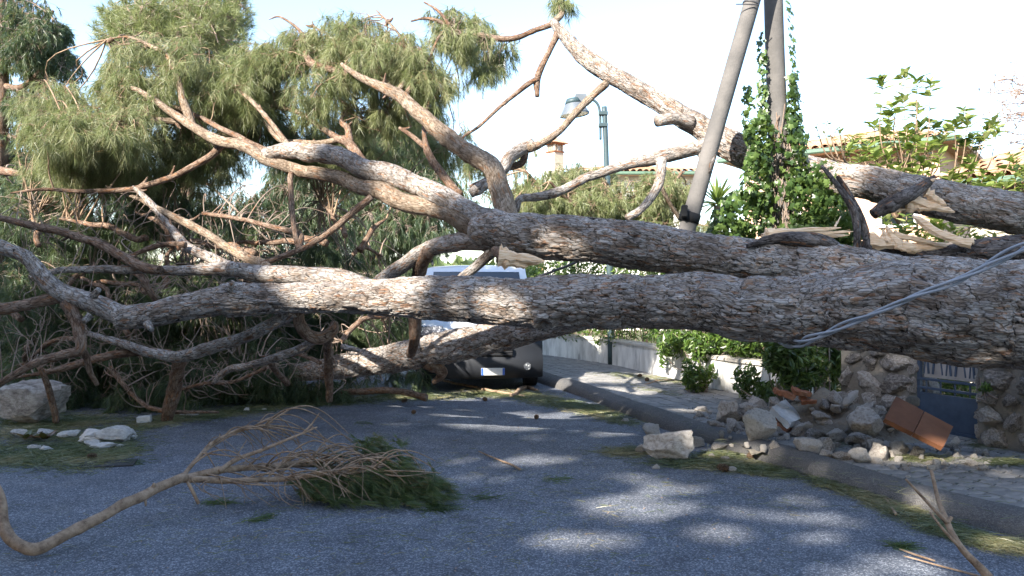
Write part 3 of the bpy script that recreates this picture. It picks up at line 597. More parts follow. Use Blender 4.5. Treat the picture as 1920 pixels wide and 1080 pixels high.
sp = [((1440, 438), (1577, 427), 9), ((1450, 442), (1600, 434), 8), ((1435, 436), (1520, 431), 9), ((1470, 448), (1592, 441), 7), ((1500, 452), (1560, 447), 8), ((1565, 425), (1577, 405), 3), ((1560, 460), (1597, 472), 9), ((1430, 444), (1470, 430), 9), ((1455, 446), (1580, 436), 6)]
for i, (a, b, w) in enumerate(sp): splinter(W(*a, 7.0 + .02 * i), W(*b, 7.1 + .03 * i), w * 11 / FPX, w * 4 / FPX, front, seed=i)
limb('bark_flap', [(1400, 462, 4, 6.95), (1450, 448, 10, 6.95), (1510, 450, 15, 6.9), (1555, 458, 12, 6.9), (1585, 475, 5, 6.9)], M['bark_dark'], front, nth=24, amp=.4)
for i, (a, b, w) in enumerate([((935, 480), (1022, 490), 30), ((935, 488), (990, 499), 28), ((938, 472), (975, 480), 22), ((945, 494), (1010, 495), 16)]): splinter(W(*a, 7.42), W(*b, 7.45 + .02 * i), w * 7.4 / FPX, w * .3 * 8 / FPX, front, seed=20 + i)
limb('branch', [(930, 470, 10, 7.7), (944, 480, 14, 7.5), (940, 494, 11, 7.45)], M['bark_branch'], front, nth=16)
for (x, y, hw, dx, dy, d) in [(430, 545, 7, 4, -10, 7.8), (175, 556, 7, 6, -8, 8.0), (170, 590, 8, -8, 8, 8.0), (275, 605, 8, 6, 8, 7.9), (640, 650, 6, 20, 4, 9.5)]:
    limb('stub', [(x, y, hw, d), (x + dx, y + dy, hw * .8, d - .02), (x + dx * 1.6, y + dy * 1.6, hw * .7, d - .05)], M['bark'], front, nth=14, amp=.2)
rb_ = random.Random(9)
for q in range(22):
    x = rb_.uniform(-20, 680); y = rb_.uniform(430, 720); d0 = rb_.uniform(9.4, 10.4); dx = rb_.uniform(-220, 60); dy = rb_.uniform(-90, 60); h_ = rb_.uniform(4, 7)
    f([(x, y, h_), (x + dx * .3, y + dy * .2 - 14, h_ * .9), (x + dx * .6, y + dy * .6 - 8, h_ * .7), (x + dx, y + dy, h_ * .3)], d0, d0 + rb_.uniform(.3, 1.6), bend=1.2)
NF = np.vstack(NODES['front'])
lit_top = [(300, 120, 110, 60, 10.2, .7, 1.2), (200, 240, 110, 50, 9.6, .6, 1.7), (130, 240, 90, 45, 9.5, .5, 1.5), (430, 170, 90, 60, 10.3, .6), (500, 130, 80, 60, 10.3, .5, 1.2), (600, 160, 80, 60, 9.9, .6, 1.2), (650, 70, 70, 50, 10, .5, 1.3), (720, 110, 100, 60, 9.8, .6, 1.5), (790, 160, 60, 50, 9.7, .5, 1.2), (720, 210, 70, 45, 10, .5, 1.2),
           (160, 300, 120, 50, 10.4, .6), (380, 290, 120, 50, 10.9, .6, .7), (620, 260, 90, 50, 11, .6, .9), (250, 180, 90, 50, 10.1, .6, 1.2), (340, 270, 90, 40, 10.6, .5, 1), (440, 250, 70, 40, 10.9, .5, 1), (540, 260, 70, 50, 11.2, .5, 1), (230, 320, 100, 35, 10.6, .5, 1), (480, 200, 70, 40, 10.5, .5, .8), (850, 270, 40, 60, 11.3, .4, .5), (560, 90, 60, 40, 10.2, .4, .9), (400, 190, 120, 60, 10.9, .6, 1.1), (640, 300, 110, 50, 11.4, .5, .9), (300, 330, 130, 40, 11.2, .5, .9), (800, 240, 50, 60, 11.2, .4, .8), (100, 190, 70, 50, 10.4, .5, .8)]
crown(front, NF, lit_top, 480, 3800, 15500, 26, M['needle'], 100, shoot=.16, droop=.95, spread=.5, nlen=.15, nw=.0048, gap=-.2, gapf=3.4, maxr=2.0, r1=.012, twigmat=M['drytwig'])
crown(front, NF, [(150, 500, 200, 80, 12.4, .5, 1), (420, 560, 260, 80, 12.5, .5, 1), (620, 590, 110, 70, 12.9, .4, 1), (200, 650, 260, 70, 12, .4, 1)], 120, 1300, 6500, 22, M['needle_dark'], 250, shoot=.22, droop=.9, spread=.5, maxr=5, nlen=.17, nw=.011, r1=.010)  # deep crown layer; its shade is put into the darker needle colour
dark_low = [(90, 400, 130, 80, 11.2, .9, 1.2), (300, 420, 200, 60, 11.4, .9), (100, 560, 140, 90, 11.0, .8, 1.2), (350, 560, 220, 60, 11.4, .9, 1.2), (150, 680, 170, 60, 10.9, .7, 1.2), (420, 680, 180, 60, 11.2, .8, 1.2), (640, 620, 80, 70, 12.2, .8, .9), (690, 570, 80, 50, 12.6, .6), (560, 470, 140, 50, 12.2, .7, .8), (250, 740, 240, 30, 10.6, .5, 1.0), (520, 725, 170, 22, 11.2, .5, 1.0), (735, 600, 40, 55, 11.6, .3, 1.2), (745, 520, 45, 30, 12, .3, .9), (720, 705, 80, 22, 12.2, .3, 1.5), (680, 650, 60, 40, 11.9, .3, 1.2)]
crown(front, NF, dark_low, 420, 2400, 10500, 24, M['needle_dark'], 200, shoot=.18, droop=.8, spread=.5, maxr=2.4, nlen=.15, nw=.0065, r1=.010, tn='twigs')  # same pine as the upper crown; darker needle colour stands in for shade

# ------------------------------------------------------------------ the upper fallen pine, snapped, arching over
upper = empty('fallen_pine', W(2100, 480, 8.6), 'snapped pine arching high over the road from behind the ivy covered pole', 'fallen tree', 'storm felled pines across the road')
Dp = [(2150, 430, 40, 8.0), (1920, 400, 37, 8.2), (1805, 381, 36, 8.35), (1700, 360, 33, 8.5), (1600, 340, 30, 8.7), (1500, 318, 29, 8.9), (1420, 300, 28, 9.1), (1370, 275, 27, 9.2), (1330, 248, 23, 9.3), (1270, 213, 19, 9.4), (1215, 180, 17, 9.5), (1159, 148, 17, 9.6), (1122, 127, 17, 9.7), (1085, 96, 14, 9.8), (1052, 60, 11, 9.9), (1036, 40, 7, 10)]
limb('trunk', Dp, M['bark'], upper, ds=.015, nth=110, amp=.4, plate=(.14, .04), bend=.08, knots=[(1080, 105, 9.6, .07, .02), (1320, 300, 9.1, .08, .02)])
u = lambda pts, d0, d1, **kw: br('upper', upper, dd(pts, d0, d1), **kw)
u([(1036, 44, 7), (1050, 32, 6), (1054, 22, 5), (1048, 8, 4), (1052, -30, 3), (1040, -80, 2)], 10, 10.2, mat='bark_pale')
u([(1040, 42, 6), (1005, 56, 5), (974, 69, 5), (941, 72, 5), (900, 66, 5), (870, 67, 4), (844, 48, 4), (800, 35, 2.5), (770, 40, 1.5)], 10, 10.1)
u([(844, 48, 3), (820, 20, 2.5), (795, 4, 1.6)], 10, 10.2)
u([(1044, 62, 7), (1030, 95, 5), (1015, 126, 6), (1007, 150, 6), (1007, 181, 4)], 9.9, 9.8)
u([(1008, 148, 5), (993, 156, 5), (944, 196, 3.6), (900, 235, 3), (868, 258, 2.5), (850, 290, 2)], 9.8, 9.7)
u([(1136, 158, 8), (1110, 182, 7), (1078, 215, 7), (1041, 252, 7), (1010, 272, 8), (993, 278, 9)], 9.6, 9.2, mat='bark_pale')
u([(1000, 268, 10), (985, 276, 12), (956, 295, 12), (937, 320, 12), (905, 350, 11), (880, 365, 9)], 9.3, 9.1, mat='bark', nth=24)
u([(985, 280, 7), (980, 305, 7), (950, 318, 6), (915, 335, 5), (880, 350, 4)], 9.3, 9.4)
u([(1300, 228, 12), (1270, 224, 11), (1233, 229, 11)], 9.25, 9.1, mat='bark', nth=28)
u([(1325, 268, 14), (1304, 274, 13), (1270, 287, 13), (1226, 299, 12), (1159, 315, 9), (1104, 330, 9), (1060, 352, 8), (1030, 363, 8), (1000, 370, 8), (974, 374, 7), (966, 396, 7)], 9.2, 8.8, mat='bark', nth=24, amp=.3)
u([(1310, 270, 12), (1322, 300, 9), (1330, 330, 5)], 9.2, 9.0, mat='bark')
u([(1238, 300, 11), (1240, 330, 9), (1230, 358, 9), (1205, 388, 7), (1175, 408, 7)], 9.0, 8.7, mat='bark', nth=20)
u([(1240, 350, 4), (1258, 385, 4), (1275, 410, 4)], 9.3, 9.5, mat='bark_pale')
limb('bark_strip', [(1752, 330, 3, 8.2), (1735, 346, 9, 8.15), (1700, 368, 13, 8.1), (1660, 388, 14, 8.1), (1637, 402, 9, 8.1)], M['bark_dark'], upper, nth=20, amp=.45)
for i, (a, b, w) in enumerate([((1690, 372), (1790, 398), 16), ((1700, 385), (1750, 392), 14), ((1735, 362), (1775, 385), 14), ((1730, 345), (1756, 335), 6), ((1640, 400), (1700, 392), 8)]): splinter(W(*a, 8.15), W(*b, 8.12), w * 14 / FPX, w * 4 / FPX, upper, seed=40 + i)
NU = np.vstack(NODES['upper'])
crown(upper, NU, [(870, 60, 70, 35, 10.1, .5, 1.2), (900, 110, 60, 40, 10.2, .4), (950, 90, 25, 20, 10.2, .3), (830, 30, 40, 25, 10.2, .3), (1055, 0, 30, 14, 10.2, .2, .5)], 70, 300, 820, 26, M['needle'], 300, shoot=.16, droop=1.0, spread=.45, nlen=.14, nw=.0058, r1=.008)

# ------------------------------------------------------------------ lower log resting on the road in front of the van, and the split log at the right
lowt = empty('fallen_pine', G(650, 745), 'lower fallen pine trunk with sun flecks slanting down to the road before the van', 'fallen tree', 'storm felled pines across the road')
limb('trunk', [(1300, 545, 26, 8.9), (1200, 566, 26, 9.0), (1080, 596, 25, 9.2), (1000, 618, 25, 9.4), (930, 632, 27, 9.6), (860, 648, 30, 9.8), (790, 662, 28, 10.0), (700, 677, 25, 10.3), (620, 690, 20, 10.6), (540, 700, 14, 11)], M['bark'], lowt, ds=.014, nth=90, amp=.5, knots=[(800, 645, 9.75, .08, .025)])
br('low', lowt, dd([(800, 680, 12), (828, 700, 10), (812, 718, 5)], 9.9, 10.1), mat='bark_branch')
br('low', lowt, dd([(640, 735, 5), (700, 733, 6), (760, 735, 6), (800, 746, 7)], 11.2, 10.9), mat='bark_branch')
split = empty('split_log', W(1760, 500, 7.8), 'short split log with pale torn wood on top, under the snapped trunk at right', 'log')
limb('trunk', [(2050, 470, 34, 7.6), (1950, 468, 30, 7.7), (1860, 472, 26, 7.8), (1810, 475, 22, 7.9), (1750, 480, 18, 8.0), (1680, 474, 19, 8.1), (1640, 464, 18, 8.2), (1620, 455, 12, 8.2)], M['bark_dark'], split, ds=.014, nth=80, amp=.5, knots=[(1845, 450, 7.6, .08, .03)])
for i, (a, b, w, w2) in enumerate([((1625, 452), (1720, 463), 22, 12), ((1650, 444), (1700, 470), 16, 6), ((1700, 466), (1815, 460), 14, 8), ((1662, 425), (1690, 468), 5, 18), ((1675, 440), (1800, 468), 12, 6), ((1655, 430), (1668, 455), 5, 8)]): splinter(W(*a, 7.98), W(*b, 7.9), w * 11 / FPX, w2 * 10 / FPX, split, seed=60 + i)
splinter(W(1822, 457, 7.7), W(1710, 404, 7.9), 24 * 8 / FPX, 15 * 8 / FPX, split, seed=71, bow=-.07)
splinter(W(1812, 462, 7.75), W(1824, 448, 7.75), 15 * 8 / FPX, 12 * 8 / FPX, split, seed=72)

# ------------------------------------------------------------------ background trees
def far_tree(name, label, trunkpts, branches, specs, n1, n2, n3, nn, mat, seed, cat='pine tree', grp=None, **kw):
    base = W(*trunkpts[0][:2], trunkpts[0][3]); base[2] = 0; t = empty(name, base, label, cat, grp); nodes = []
    o, C, r_ = limb('trunk', trunkpts, M['bark_branch'], t, ds=.08, nth=12, amp=.15); nodes.append(C[len(C) // 3:])
    for b in branches: o, C, r_ = limb('branch', b, M['bark_branch'], t, ds=.08, nth=8, amp=.1); nodes.append(C)
    crown(t, np.vstack(nodes), specs, n1, n2, n3, nn, mat, seed, **kw); return t
def gz(px, d): return 540 + CAMZ * FPX / d + 6
far_tree('umbrella_pine', 'tall standing umbrella pine with rounded green crown and orange limbs behind the fallen branches', [(352, gz(352, 22), 14, 22), (350, 300, 11, 22), (345, 180, 9, 22), (352, 130, 8, 22)],
         [dd([(350, 160, 7), (365, 110, 6), (358, 60, 5), (345, 20, 3)], 22, 22), dd([(350, 150, 6), (410, 115, 5), (430, 70, 4)], 22, 23), dd([(345, 165, 6), (300, 110, 5), (250, 60, 3)], 22, 21), dd([(365, 110, 4), (320, 50, 3), (260, 20, 2)], 22, 22)],
         [(330, 30, 140, 70, 22, 2.0, 1), (250, 60, 70, 45, 21.5, 1.6, 1), (400, 70, 70, 60, 22, 2, 1), (460, 150, 60, 35, 22, 1.2, .6)], 160, 900, 4500, 18, M['needle'], 400, shoot=.3, droop=-.2, spread=.7, nlen=.22, nw=.012, maxr=6, r1=.03)
far_tree('cedar_tree', 'dark drooping evergreen at the far left edge against the sky', [(-8, gz(0, 15), 22, 15), (-4, 300, 18, 15), (2, 150, 14, 15), (0, -60, 8, 15)],
         [dd([(0, 130, 7), (40, 90, 5), (75, 60, 4), (100, 20, 2)], 15, 14.6), dd([(0, 160, 7), (35, 165, 6), (60, 150, 5), (90, 110, 3)], 15, 14.8), dd([(0, 165, 6), (20, 190, 5), (60, 215, 4), (110, 200, 3)], 15, 15), dd([(0, 320, 8), (30, 325, 7), (70, 330, 3)], 14, 13.5), dd([(0, 30, 5), (60, 30, 4), (110, 60, 2)], 15, 15.4), dd([(0, 250, 5), (25, 258, 4), (50, 262, 2)], 15, 15)],
         [(40, 60, 85, 75, 15, 1.2, 1), (100, 130, 48, 50, 15, .8, 1.2), (60, 190, 70, 30, 15, .8, 1), (90, 70, 40, 50, 15, .7, 1), (20, 240, 50, 40, 15.5, 1, 1), (40, 330, 60, 60, 15.5, 1, 1.3)], 170, 1200, 4200, 22, M['needle_dark'], 500, shoot=.2, droop=1.0, spread=.55, nlen=.12, nw=.011, gap=.05, maxr=4, r1=.02)
far_tree('cedar_tree', 'dark drooping evergreen rising behind the middle of the fallen crown', [(690, gz(690, 16), 16, 16), (690, 380, 12, 16), (700, 240, 8, 16), (705, 120, 4, 16)],
         [dd([(692, 360, 7), (640, 350, 5), (590, 360, 3)], 16, 15.6), dd([(695, 300, 7), (760, 280, 5), (820, 300, 3)], 16, 15.6), dd([(690, 420, 7), (760, 420, 5), (820, 440, 3)], 16, 15.4), dd([(690, 430, 7), (600, 440, 5), (520, 430, 3)], 16, 15.4)],
         [(740, 270, 100, 75, 16, .9, 1.2), (800, 370, 70, 70, 15.6, .8, 1.3), (600, 380, 130, 60, 16, .9, 1.3), (720, 430, 140, 55, 15.6, .9, 1.4), (560, 330, 60, 60, 16, .9, .8)], 220, 2000, 7500, 22, M['needle_dark'], 600, gap=-.4, shoot=.22, droop=1.1, spread=.4, nlen=.14, nw=.010, maxr=4, r1=.02)
far_tree('cedar_tree', 'dark drooping evergreen standing behind the left of the fallen crown', [(250, gz(250, 15.5), 16, 15.5), (250, 400, 12, 15.5), (255, 250, 6, 15.5)],
         [dd([(250, 360, 7), (200, 340, 5), (120, 350, 3)], 15.5, 15), dd([(250, 330, 6), (330, 320, 5), (400, 350, 3)], 15.5, 15), dd([(250, 430, 7), (340, 440, 5), (450, 450, 3)], 15.5, 15.4), dd([(250, 440, 7), (150, 450, 5), (50, 440, 3)], 15.5, 15.4)],
         [(90, 330, 70, 40, 15, .8, .8), (60, 420, 110, 70, 15.4, .8, 1.3), (250, 390, 130, 55, 15.4, .8, 1), (430, 410, 130, 55, 15.4, .8, 1), (200, 510, 260, 40, 15.2, .8, 1.3), (560, 520, 160, 40, 15.2, .8, 1.1), (150, 610, 260, 60, 14.6, .7, 1.4), (500, 620, 250, 60, 14.8, .7, 1.4)], 300, 2200, 11000, 22, M['needle_dark'], 700, gap=-.35, shoot=.26, droop=1.0, spread=.45, nlen=.15, nw=.012, maxr=6, r1=.02)
far_tree('felled_pine_top', 'sunlit heap of pale green pine branches behind the street lamp', [(1330, 470, 16, 16.5), (1200, 420, 12, 16.2), (1080, 400, 9, 16), (980, 390, 6, 16)],
         [dd([(1180, 415, 6), (1150, 370, 4), (1120, 320, 2)], 15.6, 15.2), dd([(1250, 430, 6), (1250, 370, 4), (1280, 320, 2)], 15.6, 15.2), dd([(1050, 400, 5), (1020, 360, 4), (985, 320, 2)], 15.6, 15.2), dd([(1100, 400, 5), (1060, 370, 4), (1030, 340, 2)], 15.4, 14.8)],
         [(1120, 370, 170, 38, 15.6, .8, 1.2), (1000, 370, 60, 40, 15.4, .7, 1), (1240, 365, 70, 45, 15.6, .8, 1.2), (1080, 325, 80, 18, 15.8, .6, .6), (890, 340, 40, 60, 15.8, .6, .7), (980, 300, 30, 25, 17, .6, .4), (1150, 420, 200, 25, 15.6, .7, 1)], 200, 900, 4200, 22, M['needle'], 800, cat='fallen tree', shoot=.22, droop=.7, spread=.5, nlen=.15, nw=.009, maxr=4, r1=.018, twigmat=M['drytwig'])

# far woods closing the horizon
P = []
for i in range(130):
    a = rng.uniform(-60, 60); y = rng.uniform(42, 60); r_ = rng.uniform(1.5, 3.2); q = rng.normal(size=(190, 3)); q /= np.linalg.norm(q, axis=1)[:, None]; P.append(q * [r_, r_, r_ * .8] * rng.uniform(.5, 1, (190, 1)) + [a, y, rng.uniform(.5, 2.4)])
P = np.vstack(P); leafcards('far_woods', P, .4, M['needle_far'], None, 9)

# ------------------------------------------------------------------ houses
def tile_mesh(w, l):
    V, F = [], []; k = 5
    for j, (y, s) in enumerate(((0, 1.0), (l, .82))):
        for i in range(k + 1): th = math.pi * i / k; V.append((math.cos(th) * w * .5 * s, y, math.sin(th) * w * .42 * s + (.02 if j == 0 else 0)))
    F = [(i, i + 1, k + 2 + i, k + 1 + i) for i in range(k)]
    for i in range(k + 1): V.append((V[i][0] * .82, 0, V[i][2] * .8 - .005))
    b = 2 * (k + 1); F += [(i + 1, i, b + i, b + i + 1) for i in range(k)]
    me = pymesh('tile', V, F); me.materials.append(M['tile']); return me
def house(name, label, p0, p1, eave, depth, rise, wallmat, single=0, wins=(), wall_in=.5):
    """p0,p1: ground points of the eave line ends; roof slopes up away from the camera"""
    p0 = np.array(p0 + (0,), float); p1 = np.array(p1 + (0,), float); L = np.linalg.norm(p1 - p0); ux = (p1 - p0) / L; uy = np.array([-ux[1], ux[0], 0])
    if uy[1] < 0: uy = -uy
    h = empty(name, p0, label, 'house'); T_ = lambda a, b, z: p0 + ux * a + uy * b + np.array([0, 0, z])
    V = [T_(wall_in, wall_in, -.1), T_(L - wall_in, wall_in, -.1), T_(L - wall_in, 2 * depth - wall_in, -.1), T_(wall_in, 2 * depth - wall_in, -.1)]; V += [v + [0, 0, eave + .0] for v in V]
    link('wall', pymesh('wall', V, [(0, 1, 5, 4), (1, 2, 6, 5), (2, 3, 7, 6), (3, 0, 4, 7)]), h, wallmat)
    hip = min(depth, L * .5) * .9
    e = [T_(0, 0, eave), T_(L, 0, eave), T_(L, 2 * depth, eave), T_(0, 2 * depth, eave), T_(hip, depth, eave + rise), T_(L - hip, depth, eave + rise)]
    V = e + [v - [0, 0, .1] for v in e[:4]]
    roof = link('roof', pymesh('roof', V, [(0, 1, 5, 4), (1, 2, 5), (2, 3, 4, 5), (3, 0, 4), (6, 9, 8, 7), (0, 6, 7, 1), (1, 7, 8, 2), (2, 8, 9, 3), (3, 9, 6, 0)]), h, M['tile'])
    rot = Matrix((ux, uy, (0, 0, 1))).transposed(); sl = math.atan2(rise, depth); Ls = math.hypot(rise, depth); tw, tl = .24, .42; tm = tile_mesh(tw * 1.02, tl)
    spots = []
    for r in range(int(Ls / (tl * .86))):
        b = r * tl * .86; fb = b / Ls; x0 = hip * fb; x1 = L - hip * fb
        for c in range(int((x1 - x0 - .1) / tw)): spots.append((x0 + .15 + c * tw, b))
    M3 = rot @ Matrix.Rotation(sl, 3, 'X')
    def place(a, b): return T_(a, b * math.cos(sl), eave + b * math.sin(sl) + .012)
    vis = [(960 + place(a, b)[0] / place(a, b)[1] * FPX, a, b) for a, b in spots]; vis = [(a, b) for px, a, b in vis if -50 < px < 1990]
    for (a, b) in vis[:single]:
        o = link('tile', tm, None); o.parent = roof; o.matrix_local = Matrix.Translation(Vector(place(a, b))) @ M3.to_4x4() @ Matrix.Rotation(random.uniform(-.04, .04), 4, 'Z')
    rest = vis[single:]
    if rest:
        bv = np.array([tuple(v.co) for v in tm.vertices]) @ np.array(M3).T; bf = [tuple(p.vertices) for p in tm.polygons]; V, F = [], []
        for (a, b) in rest: off = len(V); V += list(bv + place(a, b) + rng.normal(size=3) * .006); F += [tuple(q + off for q in f) for f in bf]
        tag(link('tiles', pymesh('tiles', V, F), roof, M['tile']), kind='stuff')
    c = T_(L / 2, -.07, eave - .06); box('gutter', c, (L + .1, .13, .12), M['gutter'], h, rot.to_3x3(), .03)
    for (a, z, w, hh) in wins:
        c = T_(a, wall_in - .02, z); wn_ = box('window', c, (w, .06, hh), M['white'], h, rot, .005); box('pane', T_(a, wall_in - .06, z), (w * .8, .02, hh * .86), M['glass'], wn_, rot, .002)
    return h
pe0 = W(1350, 262, 22); pe1 = W(1800, 296, 18.5)
house('house', 'peach rendered house with long tiled roof and green gutter behind the ivy pole', (pe0[0], pe0[1]), (pe1[0], pe1[1]), (pe0[2] + pe1[2]) / 2, 4.0, .95, M['wall_peach'], 280, wins=[(1.6, 3.7, .9, 1.2), (4.4, 3.7, .9, 1.2)])
pe0 = W(1742, 340, 13.5); pe1 = W(2150, 275, 11.5)
house('house', 'low tan house with sunlit tiled roof at the right edge', (pe0[0], pe0[1]), (pe1[0], pe1[1]), (pe0[2] + 3.35) / 2, 3.2, 1.0, M['wall_tan'], 280)
pe0 = W(1060, 322, 30); pe1 = W(1330, 326, 30)
hs = house('house', 'white house with tiled roof and green gutter far behind the street lamp', (pe0[0], pe0[1]), (pe1[0], pe1[1]), pe0[2], 3.5, .7, M['wall_white'], 0)
link('wall', pymesh('wall', [W(1020, 318, 31), W(1056, 318, 31), W(1056, 560, 31), W(1020, 560, 31), W(1020, 318, 33), W(1056, 318, 33), W(1056, 560, 33), W(1020, 560, 33)], [(0, 3, 2, 1), (0, 1, 5, 4), (1, 2, 6, 5), (0, 4, 7, 3)]), hs, M['wall_white'])
# chimney: square shaft, open arcade, small tiled cap
chn = link('chimney', pymesh('chimney', [], []), hs); cc = W(1041, 300, 31.3); rz = Matrix.Rotation(R(38), 3, 'Z')
bm = bmesh.new(); box_bm(bm, (cc[0], cc[1], cc[2] - .25), (.46, .46, 1.1), rz); 
for sx in (-1, 1):
    for sy in (-1, 1):
        o_ = rz @ Vector((sx * .19, sy * .19, 0)); box_bm(bm, (cc[0] + o_.x, cc[1] + o_.y, cc[2] + .43), (.08, .08, .3), rz)
for a in (-.06, .06):
    for sx, sy in ((a, -.2), (a, .2), (-.2, a), (.2, a)): o_ = rz @ Vector((sx, sy, 0)); box_bm(bm, (cc[0] + o_.x, cc[1] + o_.y, cc[2] + .43), (.045, .045, .3), rz)
bmesh.ops.recalc_face_normals(bm, faces=bm.faces[:]); bm.to_mesh(chn.data); bm.free(); chn.data.materials.append(M['wall_tan'])
box('cap', (cc[0], cc[1], cc[2] + .30), (.54, .54, .05), M['terracotta'], chn, rz); box('cap', (cc[0], cc[1], cc[2] + .60), (.56, .56, .05), M['terracotta'], chn, rz)
c0 = Vector(cc) + Vector((0, 0, .63)); cs = [c0 + rz @ Vector((a * .42, b * .42, 0)) for a, b in ((-1, -1), (1, -1), (1, 1), (-1, 1))] + [c0 + Vector((0, 0, .26))]
link('cap', pymesh('cap', cs, [(0, 1, 4), (1, 2, 4), (2, 3, 4), (3, 0, 4), (3, 2, 1, 0)]), chn, M['tile'])
m0 = W(946, 110, 34); V, F = multi_tube(np.array([[[m0[0], m0[1], -.1], [m0[0], m0[1], 5], [m0[0], m0[1], m0[2]]]]), np.array([[.085, .075, .05]]), 10)
mast = tag(link('mast', npmesh('mast', V, F), None, M['mast']), 'thin white mast rising against the sky left of the street lamp', 'mast')

# ------------------------------------------------------------------ street lamp
lb = G(1147, 684, ZP); lamp = empty('street_lamp', lb, 'dark green street lamp with a conical grey shade on a curved arm', 'street lamp')
def P3(px, py, d=15.4): return W(px, py, d)
def tubeobj(name, pts, rad, mat, parent, k=12, n=None):
    C = spline(np.array(pts), n or max(4, len(pts) * 5)); rd = np.interp(np.linspace(0, 1, len(C)), np.linspace(0, 1, len(rad)), rad) if not np.isscalar(rad) else np.full(len(C), rad)
    V, F = multi_tube(C[None], rd[None], k); m = len(V); V = np.vstack([V, C[0], C[-1]]); j = np.arange(k); j2 = (j + 1) % k
    T3 = np.vstack([np.stack([j2, j, np.full(k, m)], 1), np.stack([(len(C) - 1) * k + j, (len(C) - 1) * k + j2, np.full(k, m + 1)], 1)])
    return link(name, npmesh2(name, V, F, T3), parent, mat)
d_ = lb[1]
tubeobj('post', [lb, P3(1141, 400, d_), P3(1138, 330, d_)], [.075, .065, .062], M['lamppaint'], lamp); tubeobj('post', [P3(1138, 334, d_), P3(1136, 270, d_), P3(1133, 200, d_)], .05, M['lamppaint'], lamp)
tubeobj('arm', [P3(1126, 262, d_), P3(1125, 215, d_), P3(1121, 196, d_), P3(1111, 187, d_), P3(1098, 186, d_)], .025, M['lamppaint'], lamp)
for y in (213, 235): box('clamp', P3(1131, y, d_ - .0), (.17, .14, .075), M['lamppaint'], lamp, None, .01)
bm = bmesh.new(); sc_ = P3(1077, 212, d_)
bmesh.ops.create_cone(bm, cap_ends=False, segments=32, radius1=.28, radius2=.17, depth=.20, matrix=Matrix.Translation(Vector(sc_) + Vector((0, 0, .08))) @ Matrix.Rotation(R(-7), 4, 'Y'))
bmesh.ops.create_cone(bm, cap_ends=False, segments=32, radius1=.285, radius2=.28, depth=.025, matrix=Matrix.Translation(Vector(sc_) + Vector((0, 0, -.03))) @ Matrix.Rotation(R(-7), 4, 'Y'))
shd = bmobj('lamp_shade', bm, M['lampgrey'], lamp, True); shd.data.materials[0] = M['lampgrey']
bm = bmesh.new(); bmesh.ops.create_cone(bm, cap_ends=True, segments=32, radius1=.175, radius2=.13, depth=.10, matrix=Matrix.Translation(Vector(sc_) + Vector((-.02, 0, .225))) @ Matrix.Rotation(R(-7), 4, 'Y')); bmobj('collar', bm, M['lamppaint'], lamp, True)
bm = bmesh.new(); a = [P3(1079, 178, d_), P3(1098, 178, d_), P3(1105, 196, d_), P3(1090, 200, d_), P3(1072, 196, d_)]
vs = [bm.verts.new(tuple(v + [0, s * .1, 0])) for s in (-1, 1) for v in a]; bm.faces.new(vs[:5]); bm.faces.new(vs[9:4:-1])
for i in range(5): bm.faces.new((vs[i], vs[(i + 1) % 5], vs[5 + (i + 1) % 5], vs[5 + i]))
bmobj('lamp_housing', bm, M['lampgrey'], lamp)
bm = bmesh.new(); bmesh.ops.create_cone(bm, cap_ends=True, segments=32, radius1=.265, radius2=.27, depth=.012, matrix=Matrix.Translation(Vector(sc_) + Vector((0, 0, -.025))) @ Matrix.Rotation(R(-7), 4, 'Y')); bmobj('diffuser', bm, M['lampglass'], lamp)

# ------------------------------------------------------------------ poles
pl = empty('utility_pole', W(1290, 424, 8.6), 'grey concrete pole leaning left, cracked at the top and strapped near its foot', 'pole')
lean = [W(1255, 545, 8.6), W(1290, 424, 8.6), W(1308, 362, 8.6), W(1351, 210, 8.6), W(1381, 105, 8.6), W(1404, 25, 8.6), W(1428, -60, 8.6)]
tubeobj('shaft', lean, [.092, .091, .09, .088, .087, .086, .085], M['polecon'], pl, 24)
def clampat(c, T, r_, w, mat, parent, name):
    T = np.array(T) / np.linalg.norm(T); tubeobj(name, [np.array(c) - T * w, np.array(c) + T * w], r_, mat, parent, 20, 3)
clampat(W(1293, 408, 8.6), lean[2] - lean[1], .112, .05, M['black'], pl, 'strap'); box('bracket', W(1283, 396, 8.48), (.06, .08, .13), M['black'], pl, None, .01)
clampat(W(1408, 8, 8.6), lean[2] - lean[1], .09, .008, M['darkcable'], pl, 'band'); tubeobj('wire', [W(1380, 8, 8.5), W(1400, 8, 8.48), W(1424, 9, 8.5)], .006, M['darkcable'], pl, 6)
limb('crack', [(1329, 325, 1.2, 8.50), (1335, 306, 4.5, 8.505), (1342, 290, 1.2, 8.51)], M['bark_dark'], pl, nth=8, amp=.1)
ip = empty('utility_pole', W(1482, 700, 8.9), 'upright concrete pole wrapped in ivy, right of the leaning pole', 'pole'); 
pole_pts = [np.array([3.20, 8.95, -.05]), W(1466, 430, 8.9), W(1462, 330, 8.9), W(1453, 100, 8.9), W(1448, -80, 8.9)]
tubeobj('shaft', pole_pts, [.12, .115, .115, .105, .10], M['polecon'], ip, 28)
